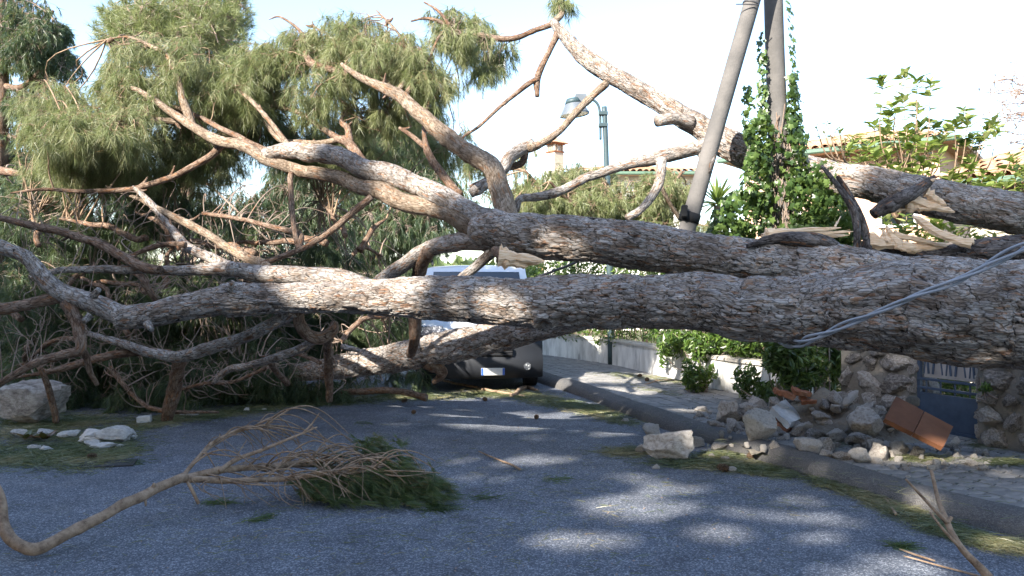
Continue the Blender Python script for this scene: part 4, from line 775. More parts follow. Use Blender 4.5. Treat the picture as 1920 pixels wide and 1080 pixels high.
# ivy
ivy = empty('ivy', (3.02, 8.85, 0), 'green ivy climbing the upright pole with a bushy mound at its foot', 'ivy')
def ivyleaf():
    out = [(0, 0), (.5, -.12), (.42, .3), (.62, .52), (.25, .58), (0, 1.0), (-.25, .58), (-.62, .52), (-.42, .3), (-.5, -.12)]
    V = [(x * .055, y * .062, -.012 * abs(x) ) for x, y in out] + [(0, .02, .004)]; F = [(10, i, (i + 1) % 10) for i in range(10)]
    me = pymesh('leaf', V, F, True); me.attributes.new('rnd', 'FLOAT', 'POINT'); me.materials.append(M['ivy']); return me
ivm = ivyleaf(); r = np.random.default_rng(77); IP = []
def ivcloud(cx, cy, rx, ry, d, dr, n):
    q = r.normal(size=(n, 3)); q /= np.linalg.norm(q, axis=1)[:, None]; q *= (.55 + .45 * r.random(n))[:, None]
    for a in q: IP.append((W(cx + a[0] * rx, cy + a[1] * ry, d + a[2] * dr), a))
for z in np.linspace(0, 430, 180):
    wl_ = 8 + 34 * (z / 430) ** 1.6; nn = int(1 + 5 * (z / 430))
    for _ in range(nn):
        s = r.choice([-1, 1]); cx = 1450 + z * .04 + s * (20 + r.random() * wl_) + (6 if s > 0 else 0)
        if s < 0 and z < 60: continue
        IP.append((W(cx, z, 8.8 - .1 * r.random() * (z / 430)), np.array([s * .8, -.6, .1])))
for a in [(1420, 330, 35, 70, 8.7, .25, 330), (1490, 300, 30, 90, 8.7, .22, 330), (1500, 380, 70, 60, 8.75, .4, 700), (1560, 400, 50, 50, 8.8, .4, 430), (1400, 400, 70, 45, 8.9, .4, 500), (1440, 250, 45, 40, 8.65, .2, 260), (1545, 340, 40, 45, 8.75, .3, 260), (1405, 215, 14, 60, 8.8, .15, 90), (1487, 200, 12, 80, 8.75, .12, 140), (1580, 430, 45, 35, 8.6, .3, 330), (1370, 430, 50, 22, 8.9, .3, 300), (1530, 440, 80, 22, 8.5, .25, 380)]: ivcloud(*a)
IP = [(p, a) for p, a in IP if not (abs(960 + p[0] / p[1] * FPX - (1462)) < 15 and 225 < 540 - (p[2] - 1.6) / p[1] * FPX < 420 and r.random() < .75)]
IP = [(p, a) for p, a in IP if not (abs(960 + p[0] / p[1] * FPX - (1450 + .04 * (540 - (p[2] - 1.6) / p[1] * FPX))) < 17 and 0 < 540 - (p[2] - 1.6) / p[1] * FPX < 230 and r.random() < .93)]
def frame_for(nrm, rr_):
    z = Vector(nrm) + Vector((rr_.gauss(0, .35), rr_.gauss(0, .35) - .35, rr_.gauss(0, .3) + .25)); z.normalize(); y = Vector((rr_.gauss(0, .5), rr_.gauss(0, .3), -1)); y = (y - z * y.dot(z)).normalized(); x = y.cross(z); return Matrix((x, y, z)).transposed()
rr_ = random.Random(5); random.Random(3).shuffle(IP)
def place_leaves(items, me, parent, limit, sc_, name='leaf', bulk='leaves', mat=None):
    bv = np.array([tuple(v.co) for v in me.vertices]); bf = [tuple(p.vertices) for p in me.polygons]; V, F, rn = [], [], []
    for i, (p, a) in enumerate(items):
        m3 = frame_for(a, rr_); s = sc_ * rr_.uniform(.7, 1.3)
        if i < limit:
            o = link(name, me, None); o.parent = parent; o.matrix_parent_inverse = Matrix.Translation(-parent.location); o.matrix_basis = Matrix.Translation(Vector(p)) @ m3.to_4x4() @ Matrix.Scale(s, 4)
        else: off = len(V); V += list((bv * s) @ np.array(m3).T + p); F += [tuple(q + off for q in f) for f in bf]; rn += [rr_.random()] * len(bv)
    if V:
        mm = pymesh(bulk, V, F, True); at = mm.attributes.new('rnd', 'FLOAT', 'POINT'); at.data.foreach_set('value', rn); tag(link(bulk, mm, parent, mat), kind='stuff')
IP.sort(key=lambda t: t[0][1]); place_leaves(IP, ivm, ivy, 280, 1.0, mat=M['ivy'])
st = []
for i in range(26):
    x = r.uniform(-18, 22); pts = [W(1465 + x + r.normal() * 5, y, 8.78) for y in np.linspace(440, r.uniform(190, 330), 6)]; st.append(np.array([p + r.normal(size=3) * .02 for p in pts]))
V, F = multi_tube(np.array(st), np.full((26, 6), .0045), 4); tag(link('stems', npmesh('stems', V, F), ivy, M['twig']), kind='stuff')
ds_ = empty('bare_shrub', W(1615, 480, 7.9), 'two dark bare broken stems leaning between the ivy and the split log', 'shrub')
limb('stem', [(1540, 310, 3, 8.0), (1572, 350, 5, 8.0), (1598, 390, 7, 7.95), (1607, 430, 7, 7.9), (1606, 480, 7, 7.9)], M['bark_dark'], ds_, nth=14, amp=.08)
limb('stem', [(1570, 330, 4, 8.1), (1595, 370, 6, 8.05), (1618, 420, 7, 8.0), (1632, 490, 7, 7.95)], M['bark_dark'], ds_, nth=14, amp=.08)

# ------------------------------------------------------------------ leafy shrub right of the pole
def broadleaf():
    V, F = [], []; n = 6
    for i in range(n):
        t = i / (n - 1); w = .3 * math.sin(math.pi * min(1, t ** .75 * .97 + .03)) * .95; z = -.35 * (t - .3) ** 2 * .5
        V += [(-w * .07 * 1.6, t * .13, z * .13 + .006), (0, t * .13, z * .13), (w * .07 * 1.6, t * .13, z * .13 + .006)]
    for i in range(n - 1): b = i * 3; F += [(b, b + 1, b + 4, b + 3), (b + 1, b + 2, b + 5, b + 4)]
    me = pymesh('leaf', V, F, True); me.attributes.new('rnd', 'FLOAT', 'POINT'); return me
blm = broadleaf(); blm.materials.append(M['magnolia'])
def rosette_tree(name, label, base, tips, d, nleaf, limit, me, mat, size=1.0, cat='shrub'):
    t = empty(name, base, label, cat); C = []; items = []; rq = random.Random(len(label))
    for (px, py) in tips:
        e = W(px, py, d + rq.uniform(-.5, .5)); m1 = np.array(base) * .35 + e * .65 + np.array([rq.uniform(-.15, .15), 0, -.12]); m0 = np.array(base) * .75 + e * .25 + np.array([rq.uniform(-.1, .1), 0, 0]); C.append(spline(np.array([base, m0, m1, e]), 12))
        for q in range(nleaf):
            th = q * 2.4 + rq.random(); el = rq.uniform(-.1, .9); v = Vector((math.cos(th) * math.cos(el), math.sin(th) * math.cos(el), math.sin(el))); items.append((e + np.array(v) * .01 - np.array([0, 0, q * .012]), v))
        for q in range(nleaf // 2):
            th = rq.random() * 6.3; p = C[-1][rq.randint(8, 11)]; v = Vector((math.cos(th), math.sin(th), .3)).normalized(); items.append((p, v))
    V, F = multi_tube(np.array(C), np.tile(np.linspace(.016, .004, 12), (len(C), 1)), 6); tag(link('stems', npmesh('stems', V, F), t, M['drytwig']), kind='stuff')
    bv = np.array([tuple(v.co) for v in me.vertices]); bf = [tuple(p.vertices) for p in me.polygons]; V, F, rn = [], [], []
    for i, (p, y) in enumerate(items):
        z = Vector((0, 0, 1)); x = y.cross(z).normalized(); z = x.cross(y); m3 = Matrix((x, y, z)).transposed() @ Matrix.Rotation(rq.uniform(-.6, .6), 3, 'Y'); s = size * rq.uniform(.7, 1.25)
        if i < limit: o = link('leaf', me, None); o.parent = t; o.matrix_parent_inverse = Matrix.Translation(-t.location); o.matrix_basis = Matrix.Translation(Vector(p)) @ m3.to_4x4() @ Matrix.Scale(s, 4)
        else: off = len(V); V += list((bv * s) @ np.array(m3).T + p); F += [tuple(q + off for q in f) for f in bf]; rn += [rq.random()] * len(bv)
    if V: mm = pymesh('leaves', V, F, True); at = mm.attributes.new('rnd', 'FLOAT', 'POINT'); at.data.foreach_set('value', rn); tag(link('leaves', mm, t, mat), kind='stuff')
    return t
rosette_tree('magnolia_shrub', 'tall airy shrub with large pale green leaves standing against the sky at right', W(1685, 420, 11), [(1695, 135), (1720, 150), (1745, 155), (1655, 150), (1670, 195), (1720, 200), (1640, 230), (1665, 215), (1725, 235), (1750, 230), (1770, 245), (1690, 265), (1710, 280), (1650, 262), (1740, 270), (1665, 290), (1700, 305), (1730, 300), (1680, 320), (1600, 255), (1612, 290), (1590, 275), (1640, 312), (1760, 290), (1720, 320), (1650, 330), (1700, 240), (1715, 262), (1660, 240), (1625, 270), (1695, 180), (1760, 265), (1640, 285), (1720, 340), (1690, 350), (1650, 350)], 11, 12, 290, blm, M['magnolia'], 1.25)
rosette_tree('magnolia_shrub', 'smaller leafy shrub reaching right with darker leaves above the snapped trunk', W(1790, 400, 10.5), [(1808, 205), (1815, 222), (1790, 230), (1860, 225), (1870, 240), (1845, 250), (1825, 255), (1830, 265), (1850, 235), (1805, 262)], 10.5, 11, 100, blm, M['ivy'], 1.1)
rosette_tree('loquat_shrub', 'row of low leafy shrubs in front of the tan house at right', W(1860, 430, 10), [(1820, 300), (1845, 320), (1870, 330), (1900, 290), (1905, 320), (1885, 345), (1915, 350), (1835, 345), (1800, 330), (1780, 320), (1930, 310), (1810, 400), (1760, 410), (1850, 350)], 10, 15, 100, blm, M['magnolia'], 1.0)
rosette_tree('loquat_shrub', 'bright leafy undergrowth glimpsed between the snapped trunk and the split log', W(1720, 520, 9.6), [(1700, 405), (1720, 420), (1750, 415), (1690, 425), (1735, 430), (1770, 440), (1800, 432), (1840, 445), (1865, 440), (1660, 400), (1900, 438), (1785, 420), (1690, 440), (1745, 445), (1820, 425), (1880, 450), (1760, 425)], 9.6, 18, 60, blm, M['magnolia'], .8)
# grey-blue small leaves left of the shrub
rosette_tree('thin_shrub', 'thin sprig with small grey leaves above the ivy', W(1590, 330, 9.6), [(1530, 235), (1545, 245), (1560, 255), (1550, 230), (1575, 245), (1585, 262), (1568, 240)], 9.6, 5, 60, blm, M['ivy'], .45)
# bare tree at the right edge
bt = empty('bare_tree', (10.3, 16, 0), 'leafless tree with fine bare twigs at the upper right edge', 'tree')
C1 = []; rb = np.random.default_rng(31); base = np.array([10.6, 16, 2.5])
limb('trunk', [(1960, 640, 9, 16), (1955, 400, 7, 16), (1950, 250, 5, 16), (1945, 100, 2, 16)], M['bark_branch'], bt, ds=.1, nth=8, amp=.1)
tr = np.array([W(1950, y, 16) for y in np.linspace(80, 330, 30)])
Pn = cloud([(1900, 190, 70, 90, 16, 1.2)], 60, 32); Ca, La = connect(tr, Pn, 7, 33, -.05, .05); Pn = cloud([(1895, 190, 75, 100, 16, 1.4)], 420, 34); Cb, Lb = connect(Ca[:, 2:].reshape(-1, 3), Pn, 5, 35, .0, .06)
V1, F1 = multi_tube(Ca, np.tile(np.linspace(.014, .006, 7), (len(Ca), 1)), 4); V2, F2 = multi_tube(Cb, np.tile(np.linspace(.006, .003, 5), (len(Cb), 1)), 3)
tag(link('twigs', npmesh('twigs', np.vstack([V1, V2]), np.vstack([F1, F2 + len(V1)])), bt, M['twig']), kind='stuff')
# yucca
yc = empty('yucca', W(1345, 420, 11), 'spiky yucca with a fan of pointed leaves between the two poles', 'plant')
tubeobj('stem', [W(1345, 470, 11), W(1345, 385, 11)], .05, M['drytwig'], yc, 8)
yl = pymesh('leaf', [(-.018, 0, 0), (.018, 0, 0), (.022, .2, .01), (-.022, .2, .01), (0, .45, -.02), (0, 0, -.008), (0, .2, 0)], [(0, 5, 6, 3), (5, 1, 2, 6), (3, 6, 4), (6, 2, 4)], True); yl.attributes.new('rnd', 'FLOAT', 'POINT'); yl.materials.append(M['magnolia'])
for q in range(46):
    th = q * 2.4; el = -.5 + 1.9 * random.random(); y = Vector((math.cos(th) * math.cos(el), math.sin(th) * math.cos(el), math.sin(el))); x = y.cross(Vector((0, 0, 1))).normalized(); z = x.cross(y); o = link('leaf', yl, None); o.parent = yc; o.matrix_parent_inverse = Matrix.Translation(-yc.location); o.matrix_basis = Matrix.Translation(Vector(W(1345, 380, 11))) @ Matrix((x, y, z)).transposed().to_4x4()

# ------------------------------------------------------------------ low white wall and hedge
WL = np.array([(3.60, 10.0), (3.40, 10.6), (3.14, 11.2), (2.80, 12.2), (2.52, 13.3), (1.95, 15.3), (1.25, 16.7), (.4, 18.2), (-1.0, 20.6)])
WS = spline(np.hstack([WL, np.zeros((len(WL), 1))]), 60); T_, _, _ = frames(WS); wr = np.stack([-T_[:, 1], T_[:, 0], 0 * T_[:, 0]], 1); wr *= np.sign(wr[:, :1])
gw = empty('garden_wall', (2.5, 13.3, 0), 'low white plastered garden wall stained by damp, along the pavement under the hedge', 'wall')
def sweep(name, prof, path, rt, mat, parent):
    V = [path[i] + rt[i] * a + np.array([0, 0, z]) for i in range(len(path)) for a, z in prof]; m = len(prof)
    F = [(i * m + j, (i + 1) * m + j, (i + 1) * m + (j + 1) % m, i * m + (j + 1) % m) for i in range(len(path) - 1) for j in range(m)] + [tuple(range(m)), tuple(range((len(path) - 1) * m, len(path) * m))[::-1]]
    bm = bmesh.new(); vs = [bm.verts.new(tuple(v)) for v in V]; [bm.faces.new([vs[q] for q in f]) for f in F]; return bmobj(name, bm, mat, parent)
sweep('wall', [(0, 0), (0, .56), (.2, .56), (.2, 0)], WS, wr, M['plaster'], gw); sweep('coping', [(-.03, .562), (-.03, .60), (.0, .615), (.23, .615), (.23, .562)], WS, wr, M['cap'], gw)
hd = empty('hedge', (3.2, 13.6, 0), 'leafy evergreen hedge spilling over the low white wall', 'hedge')
N = 26000; i = rng.integers(0, len(WS) - 1, N); u_ = rng.random((N, 1)); p = WS[i] * (1 - u_) + WS[i + 1] * u_; depth = rng.random(N); zz = .35 + 1.75 * rng.random(N)
out = -.10 + 1.5 * depth ** 1.4 - .25 * np.clip(.3 * vnoise(np.stack([i * .25, zz * 2, zz * 0], 1), 4) + .2, 0, 1) * (zz < 1.1); HP = p + wr[i] * out[:, None]; HP[:, 2] = zz + ZP
keep = (HP[:, 2] > .62 + ZP * .5 - .0 * depth) | ((out > -.22) & (vnoise(np.stack([i * .4, zz * 0, zz * 0], 1), 8) > .25) & (HP[:, 2] > .5)); HP = HP[keep & (vnoise(HP * 2.2, 6) > -.5)]
leafcards('leaves', HP, .045, M['hedge'], hd, 21, .36)
sN = 160; sa = rng.integers(0, len(WS), sN); C = np.array([[WS[a] + wr[a] * .45 + [0, 0, 0], WS[a] + wr[a] * .4 + [rng.normal() * .1, 0, .9], WS[a] + wr[a] * rng.uniform(-.1, .6) + [rng.normal() * .2, 0, rng.uniform(1.3, 2.0)]] for a in sa]); V, F = multi_tube(C, np.tile([.012, .009, .004], (sN, 1)), 5); tag(link('stems', npmesh('stems', V, F), hd, M['twig']), kind='stuff')
def bush(name, label, specs, n, mat, size, seed, asp=.36, cat='shrub', stems=25):
    P = cloud(specs, n, seed); c = P.mean(0); t = empty(name, (c[0], c[1], max(P[:, 2].min(), 0)), label, cat); leafcards('leaves', P, size, mat, t, seed, asp)
    r = np.random.default_rng(seed); b = np.array([c[0], c[1], max(0, P[:, 2].min() - .05)]); e = P[r.integers(0, len(P), stems)]; C = np.stack([np.tile(b, (stems, 1)) + r.normal(size=(stems, 3)) * [.08, .08, 0], (b + e) / 2 + r.normal(size=(stems, 3)) * .06, e], 1); V, F = multi_tube(C, np.tile([.009, .006, .003], (stems, 1)), 4)
    tag(link('stems', npmesh('stems', V, F), t, M['twig']), kind='stuff'); return t
bush('fallen_foliage', 'green leafy spray growing from the pavement against the white wall', [(1305, 710, 28, 26, 11.3, .25, 1), (1290, 690, 14, 20, 11.4, .2, .6), (1330, 700, 14, 22, 11.5, .2, .6)], 520, M['hedge'], .05, 51)
bush('fallen_foliage', 'dark leafy branch crushed between the white wall and the stone pillar', [(1475, 670, 42, 40, 8.5, .15, 1.3), (1500, 715, 40, 22, 8.5, .15, .9), (1400, 715, 28, 34, 10.4, .3, 1), (1440, 735, 26, 22, 10, .3, 1), (1470, 680, 40, 26, 9.7, .3, 1), (1520, 690, 40, 34, 9.2, .3, 1.1), (1500, 655, 60, 16, 9.4, .3, 1)], 2700, M['ivy'], .05, 52)
bush('fallen_foliage', 'sprays of bright leaves hanging over the top of the white wall', [(1270, 645, 40, 26, 12.6, .3, 1), (1330, 650, 50, 30, 12, .3, 1.2), (1400, 650, 40, 24, 11.4, .3, 1), (1245, 665, 12, 26, 13, .15, .7)], 1700, M['hedge'], .052, 53)

# ------------------------------------------------------------------ stones
def rock_mesh(seed, sub=4, cuts=17, rough=.10, name='stone'):
    r = np.random.default_rng(seed); bm = bmesh.new(); bmesh.ops.create_icosphere(bm, subdivisions=sub, radius=1.0)
    D = np.array([v.co[:] for v in bm.verts]); D /= np.linalg.norm(D, axis=1)[:, None]
    Nn = r.normal(size=(cuts, 3)); Nn /= np.linalg.norm(Nn, axis=1)[:, None]; off = .52 + .36 * r.random(cuts); dots = D @ Nn.T
    rad = np.where(dots > .05, off / np.maximum(dots, .05), 9).min(1); rad = np.minimum(rad, 1.15); rad *= 1 + rough * fbm(D * 2.6 + seed, 5, seed % 97) - rough * .5 * np.abs(fbm(D * 6 + seed, 3, 5))
    V = D * rad[:, None]; V /= np.abs(V).max(0)
    for v, c in zip(bm.verts, V): v.co = c
    me = bpy.data.meshes.new(name); bm.to_mesh(me); bm.free(); me.polygons.foreach_set('use_smooth', [True] * len(me.polygons)); 
    try: me.set_sharp_from_angle(angle=R(38))
    except Exception: pass
    return me
ROCKS = 0
def rock(x0, x1, y0, y1, label, z=ZP, mat='rock', cat='rock', name='rock', depth=None, group=None, seed=None, tilt=.3, raise_=0):
    """a stone seen at pixels x0..x1, y0..y1, its foot at y1 on a surface of height z"""
    global ROCKS; ROCKS += 1; d = (CAMZ - z) * FPX / (y1 - 540); s = d / FPX; w = (x1 - x0) * s; h = (y1 - y0) * s * .98; dp = depth or w * .8
    c = ((x0 + x1) / 2 - 960) * s; me = rock_mesh(seed or 900 + ROCKS * 13); me.materials.append(M[mat]); me.name = name
    o = bpy.data.objects.new(name, me); COL.objects.link(o); o.location = (c, d + dp * .35, z + h * .5 + raise_ - .01); o.scale = (w * .58, dp * .55, h * .56); o.rotation_euler = (random.uniform(-.1, .1), random.uniform(-.08, .08), random.uniform(-.25, .25))
    tag(o, label, cat, group); return o
BR = [(1213, 1299, 805, 864, 0, 'largest pale boulder, lying on the asphalt beside the kerb'), (1207, 1238, 787, 824, 0, 'upright squarish stone just behind the largest boulder on the road'), (1291, 1321, 817, 838, 0, 'small pale angular stone touching the right end of the road boulder'),
      (1335, 1366, 829, 844, 0, 'flat tan chip of stone lying near the kerb beyond the road boulder'), (1193, 1214, 832, 851, 0, 'reddish lump of mortar left of the road boulder'), (1329, 1342, 848, 859, 0, 'little white stone in the needles right of the road boulder'), (1353, 1371, 855, 864, 0, 'flat whitish stone in the needles near the kerb'),
      (1364, 1383, 872, 886, 0, 'white stone beside a pine cone on the road'), (1224, 1238, 869, 880, 0, 'small brownish pebble in front of the road boulder'), (1166, 1179, 782, 792, 0, 'round pale pebble on the road near the kerb bend'),
      (1348, 1391, 741, 797, ZP, 'tall pointed rock standing on the pavement'), (1397, 1457, 768, 831, ZP, 'big dark rounded rock on the kerb edge of the pavement'), (1388, 1413, 750, 779, ZP, 'small rock wedged behind the tall pointed rock'), (1409, 1442, 744, 776, ZP, 'rock behind the big dark rounded rock'),
      (1332, 1348, 789, 802, ZP, 'small white fragment left of the tall pointed rock'), (1380, 1398, 790, 803, ZP, 'small stone in front of the tall pointed rock'), (1444, 1463, 823, 843, ZP, 'narrow grey stone lying beyond the dark rounded rock'), (1306, 1334, 760, 773, ZP, 'dark flat fragment on the dusty pavement'),
      (1488, 1540, 814, 853, ZP, 'grey boulder midway along the rubble heap'), (1540, 1563, 839, 862, ZP, 'rounded small stone at the front of the rubble heap'), (1563, 1600, 845, 866, ZP, 'pair-sized tan stone at the front of the rubble heap'), (1598, 1640, 838, 872, ZP, 'tan block standing frontmost in the rubble heap'),
      (1521, 1570, 782, 815, ZP, 'pale flat slab of stone in the middle of the rubble'), (1553, 1593, 801, 832, ZP, 'bluish rock behind the frontmost tan block'), (1603, 1668, 766, 830, ZP, 'large blue grey boulder left of the brown slab'), (1556, 1596, 738, 776, ZP, 'squarish stone high on the rubble before the pillar'),
      (1586, 1638, 758, 794, ZP, 'light stone at the foot of the pillar behind the large boulder'), (1592, 1628, 811, 836, ZP, 'broken stone at the foot of the large blue grey boulder'), (1618, 1638, 825, 842, ZP, 'small triangular stone in front of the large boulder'), (1650, 1692, 828, 848, ZP, 'long flat stone under the left end of the brown slab'),
      (1659, 1676, 842, 858, ZP, 'small pale pebble left of a twin, before the brown slab'), (1675, 1693, 842, 857, ZP, 'small pale pebble right of its twin, before the brown slab'), (1708, 1735, 832, 860, ZP, 'stone block propping up the brown slab'), (1766, 1783, 863, 875, ZP, 'lone pebble on the pavement right of the brown slab'),
      (1813, 1836, 862, 876, ZP, 'pale lump on the pavement before the right pillar'), (1475, 1500, 770, 800, ZP, 'grey stone tucked behind the broken concrete slab'), (1530, 1560, 745, 782, ZP, 'grey rock on the slope of the heap below the crushed leaves'), (1500, 1530, 790, 815, ZP, 'small blue grey stone right of the broken concrete slab'),
      (1640, 1662, 770, 800, ZP, 'light chunk leaning on the pillar foot behind the large boulder')]
for (a, b, c_, d_, z, lab) in BR: rock(a, b, c_, d_, lab, z)
# heap base and chips
r = np.random.default_rng(12); chip = [rock_mesh(3000 + q, 2, 12, .1, 'rubble_chip') for q in range(5)]
for m_x in chip: m_x.materials.append(M['rock'])
spots = []
for q in range(240):
    if q < 150: px = r.uniform(1350, 1720); py = 800 + (px - 1400) * .17 + r.normal() * 20
    elif q < 200: px = r.uniform(1290, 1480); py = 775 + (px - 1300) * .3 + r.normal() * 12
    else: px = r.uniform(1640, 1910); py = r.uniform(850, 885)
    spots.append((px, max(py, 748)))
for px0, (px, py) in enumerate(spots):
    g = G(px, py, ZP); s = abs(r.normal()) * .018 + .010; o = bpy.data.objects.new('rubble_chip', chip[r.integers(0, 5)]); COL.objects.link(o); o.location = (g[0], g[1], ZP + s * .4); o.scale = (s * r.uniform(.8, 1.5), s, s * r.uniform(.5, 1)); o.rotation_euler = (r.random() * 3, r.random() * 3, r.random() * 6); tag(o, ['small stone chip among the rubble heap left of the brown slab', 'small stone chip near the tall pointed rock on the pavement', 'small stone chip on the bare pavement before the gate'][0 if px0 < 150 else 1 if px0 < 200 else 2], 'stone chip', ['chips in the rubble heap', 'chips near the tall rock', 'chips before the gate'][0 if px0 < 150 else 1 if px0 < 200 else 2])
hc = np.array([3.30, 8.35, ZP]); gx = np.linspace(-1, 1, 40); X_, Y_ = np.meshgrid(gx, gx); q_ = np.stack([X_.ravel() * 2.2, Y_.ravel() * 2.2, X_.ravel() * 0], 1)
def heap_h(x, y): return .36 * np.exp(-(x / .62) ** 2 - ((y + x * .5) / .55) ** 2 * 1.6)
HVv = np.stack([hc[0] + X_.ravel() * 1.1, hc[1] + Y_.ravel() * 1.0, ZP - .02 + heap_h(X_.ravel() * 1.1, Y_.ravel()) * (1 + .3 * fbm(q_ * 2, 3, 4)) + .02 * fbm(q_ * 6, 3, 7) - .012], 1)
ii = np.arange(39)[:, None] * 40 + np.arange(39)[None]; HF = np.stack([ii, ii + 1, ii + 41, ii + 40], -1).reshape(-1, 4)
tag(link('rubble_heap', npmesh('rubble_heap', HVv, HF), None, M['dirt']), 'mound of dusty soil and mortar under the fallen stones beside the gate', 'rubble heap', kind='stuff')
mid = [rock_mesh(4000 + q, 3, 15, .12, 'rubble_stone') for q in range(7)]
for m_x in mid: m_x.materials.append(M['rock' if random.random() < .7 else 'wallstone'])
for q in range(70):
    if q < 40: x, y = r.normal() * .42, r.normal() * .34 - .1
    else:
        t_ = r.uniform(0, 1); x, y = -.75 + 1.7 * t_ + r.normal() * .06, -.42 - .75 * t_ + r.normal() * .16
    s = r.uniform(.028, .075) * (1 if q < 40 else .75); px = 960 + (hc[0] + x) / (hc[1] + y) * FPX
    o = bpy.data.objects.new('rubble_stone', mid[q % 7]); COL.objects.link(o); o.location = (hc[0] + x, hc[1] + y, ZP + float(heap_h(x, y)) * .95 + s * .4); o.scale = (s * r.uniform(.9, 1.5), s * r.uniform(.8, 1.2), s * r.uniform(.5, 1)); o.rotation_euler = (r.random() * .8, r.random() * .8, r.random() * 6)
    hi = 'upper slope' if q < 40 and heap_h(x, y) > .2 else 'lower slope' if q < 40 else 'front edge'
    tag(o, 'fist sized broken stone on the ' + hi + ' of the rubble mound, ' + ('left' if px < 1480 else 'middle' if px < 1570 else 'right') + ' part', 'stone', 'stones on the ' + hi + ' of the mound')
for q in range(26):
    px = 1360 + q * 13.2 + r.normal() * 8; py = 785 + (px - 1400) * .20 + r.normal() * 13 + (q % 3) * 7; g = G(px, max(py, 752), ZP); s = r.uniform(.06, .125)
    o = bpy.data.objects.new('broken_stone', mid[q % 7]); COL.objects.link(o); o.location = (g[0], g[1], ZP + s * .45 + (float(heap_h(g[0] - hc[0], g[1] - hc[1])) * .9)); o.scale = (s * r.uniform(.9, 1.4), s, s * r.uniform(.55, .9)); o.rotation_euler = (r.random() * .6, r.random() * .6, r.random() * 6)
    zone = 'between the dark rounded rock and the kerb' if px < 1480 else 'in the heart of the rubble heap' if px < 1590 else 'between the rubble heap and the brown slab'
    tag(o, 'head sized angular pale stone ' + zone, 'stone', 'angular stones ' + zone)
DP = []
for q in range(3000):
    px = r.uniform(1280, 1900); py = (780 + (px - 1400) * .19 + r.normal() * 20) if r.random() < .75 else r.uniform(760, 890); g = G(px, max(py, 745), ZP); kx = np.interp(g[1], KL[:, 1], KL[:, 0])
    if g[0] > kx + .1: DP.append([g[0], g[1], ZP + .02 + float(heap_h(g[0] - hc[0], g[1] - hc[1]))])
leafcards('mortar_dust', np.array(DP), .008, M['mortar'], None, 95, .8, np.tile([0, 0, 1.], (len(DP), 1)))
bs = empty('broken_slab', G(1475, 812, ZP), 'broken white plaster slab with an orange brick core leaning on the rocks', 'rubble')
def slabby(name, quad, thick, mat, parent, jit=.01, seed=0):
    r = random.Random(seed); a, b, c, d = [np.array(q) for q in quad]; n = np.cross(b - a, d - a); n /= np.linalg.norm(n); V = []; m = 7
    bm = bmesh.new(); grid = {}
    for s in (0, 1):
        for i in range(m):
            for j in range(m):
                u, v = i / (m - 1), j / (m - 1); p = a * (1 - u) * (1 - v) + b * u * (1 - v) + c * u * v + d * (1 - u) * v + n * thick * (s - .5) + np.array([r.uniform(-1, 1) for _ in range(3)]) * jit; grid[s, i, j] = bm.verts.new(tuple(p))
    for i in range(m - 1):
        for j in range(m - 1): bm.faces.new([grid[0, i, j], grid[0, i + 1, j], grid[0, i + 1, j + 1], grid[0, i, j + 1]]); bm.faces.new([grid[1, i, j], grid[1, i, j + 1], grid[1, i + 1, j + 1], grid[1, i + 1, j]])
    for i in range(m - 1):
        for (p, q) in (((i, 0), (i + 1, 0)), ((i, m - 1), (i + 1, m - 1)), ((0, i), (0, i + 1)), ((m - 1, i), (m - 1, i + 1))): bm.faces.new([grid[0, p[0], p[1]], grid[0, q[0], q[1]], grid[1, q[0], q[1]], grid[1, p[0], p[1]]])
    return bmobj(name, bm, mat, parent)
q = [W(1446, 768, 8.15), W(1470, 752, 8.5), W(1504, 785, 8.3), W(1478, 800, 7.9)]
slabby('plaster_slab', q, .06, M['concrete'], bs, .008, 1); slabby('brick_core', [p + np.array([-.01, .05, -.07]) for p in q], .05, M['brick'], bs, .008, 2)
for i, (a, b, c_, d_, lab) in enumerate([(1452, 1488, 704, 724, 'left orange broken brick among the crushed leaves'), (1486, 1520, 703, 720, 'right orange broken brick among the crushed leaves'), (1500, 1530, 722, 733, 'thin orange brick fragment under the crushed leaves')]):
    s = 8.3 / FPX; m_c = W((a + b) / 2, (c_ + d_) / 2 + 26, 8.2); hw_ = (b - a) * s * .45; ob = slabby('broken_brick', [m_c + [-hw_, -.04, .03 - i * .02], m_c + [-hw_, .06, .05], m_c + [hw_, .07, -.01], m_c + [hw_, -.05, -.03 + i * .02]], .045, M['brick'], None, .008, 80 + i); tag(ob, lab, 'brick', 'broken bricks in the rubble')
tag(slabby('roof_tile_slab', [W(1480, 745, 8.9), W(1492, 738, 9.1), W(1552, 766, 8.8), W(1545, 775, 8.5)], .03, M['brick'], None, .003, 3), 'long reddish slab lying across the heap behind the white slab', 'slab')
bq = [W(1657, 788, 6.85), W(1678, 746, 7.1), W(1785, 803, 6.95), W(1766, 842, 6.7)]
bsl = empty('coping_slab', W(1710, 850, 6.8), 'brown terracotta coping slab lying tilted on the rubble in front of the gate', 'slab')
slabby('tile', [bq[0], bq[1], bq[1] * .5 + bq[2] * .5 - (bq[2] - bq[1]) * .006, bq[0] * .5 + bq[3] * .5 - (bq[3] - bq[0]) * .006], .045, M['slab'], bsl, .0008, 4); slabby('tile', [bq[0] * .5 + bq[3] * .5 + (bq[3] - bq[0]) * .006, bq[1] * .5 + bq[2] * .5 + (bq[2] - bq[1]) * .006, bq[2], bq[3]], .045, M['slab'], bsl, .0008, 5)
cm = rock_mesh(555, 3, 9, .1, 'mortar_lump'); cm.materials.append(M['mortar']); o = link('mortar_lump', cm, None); o.parent = bsl; o.matrix_parent_inverse = Matrix.Translation(-bsl.location); o.location = W(1700, 802, 7.05); o.scale = (.22, .12, .07); o.rotation_euler = (0, R(28), 0)
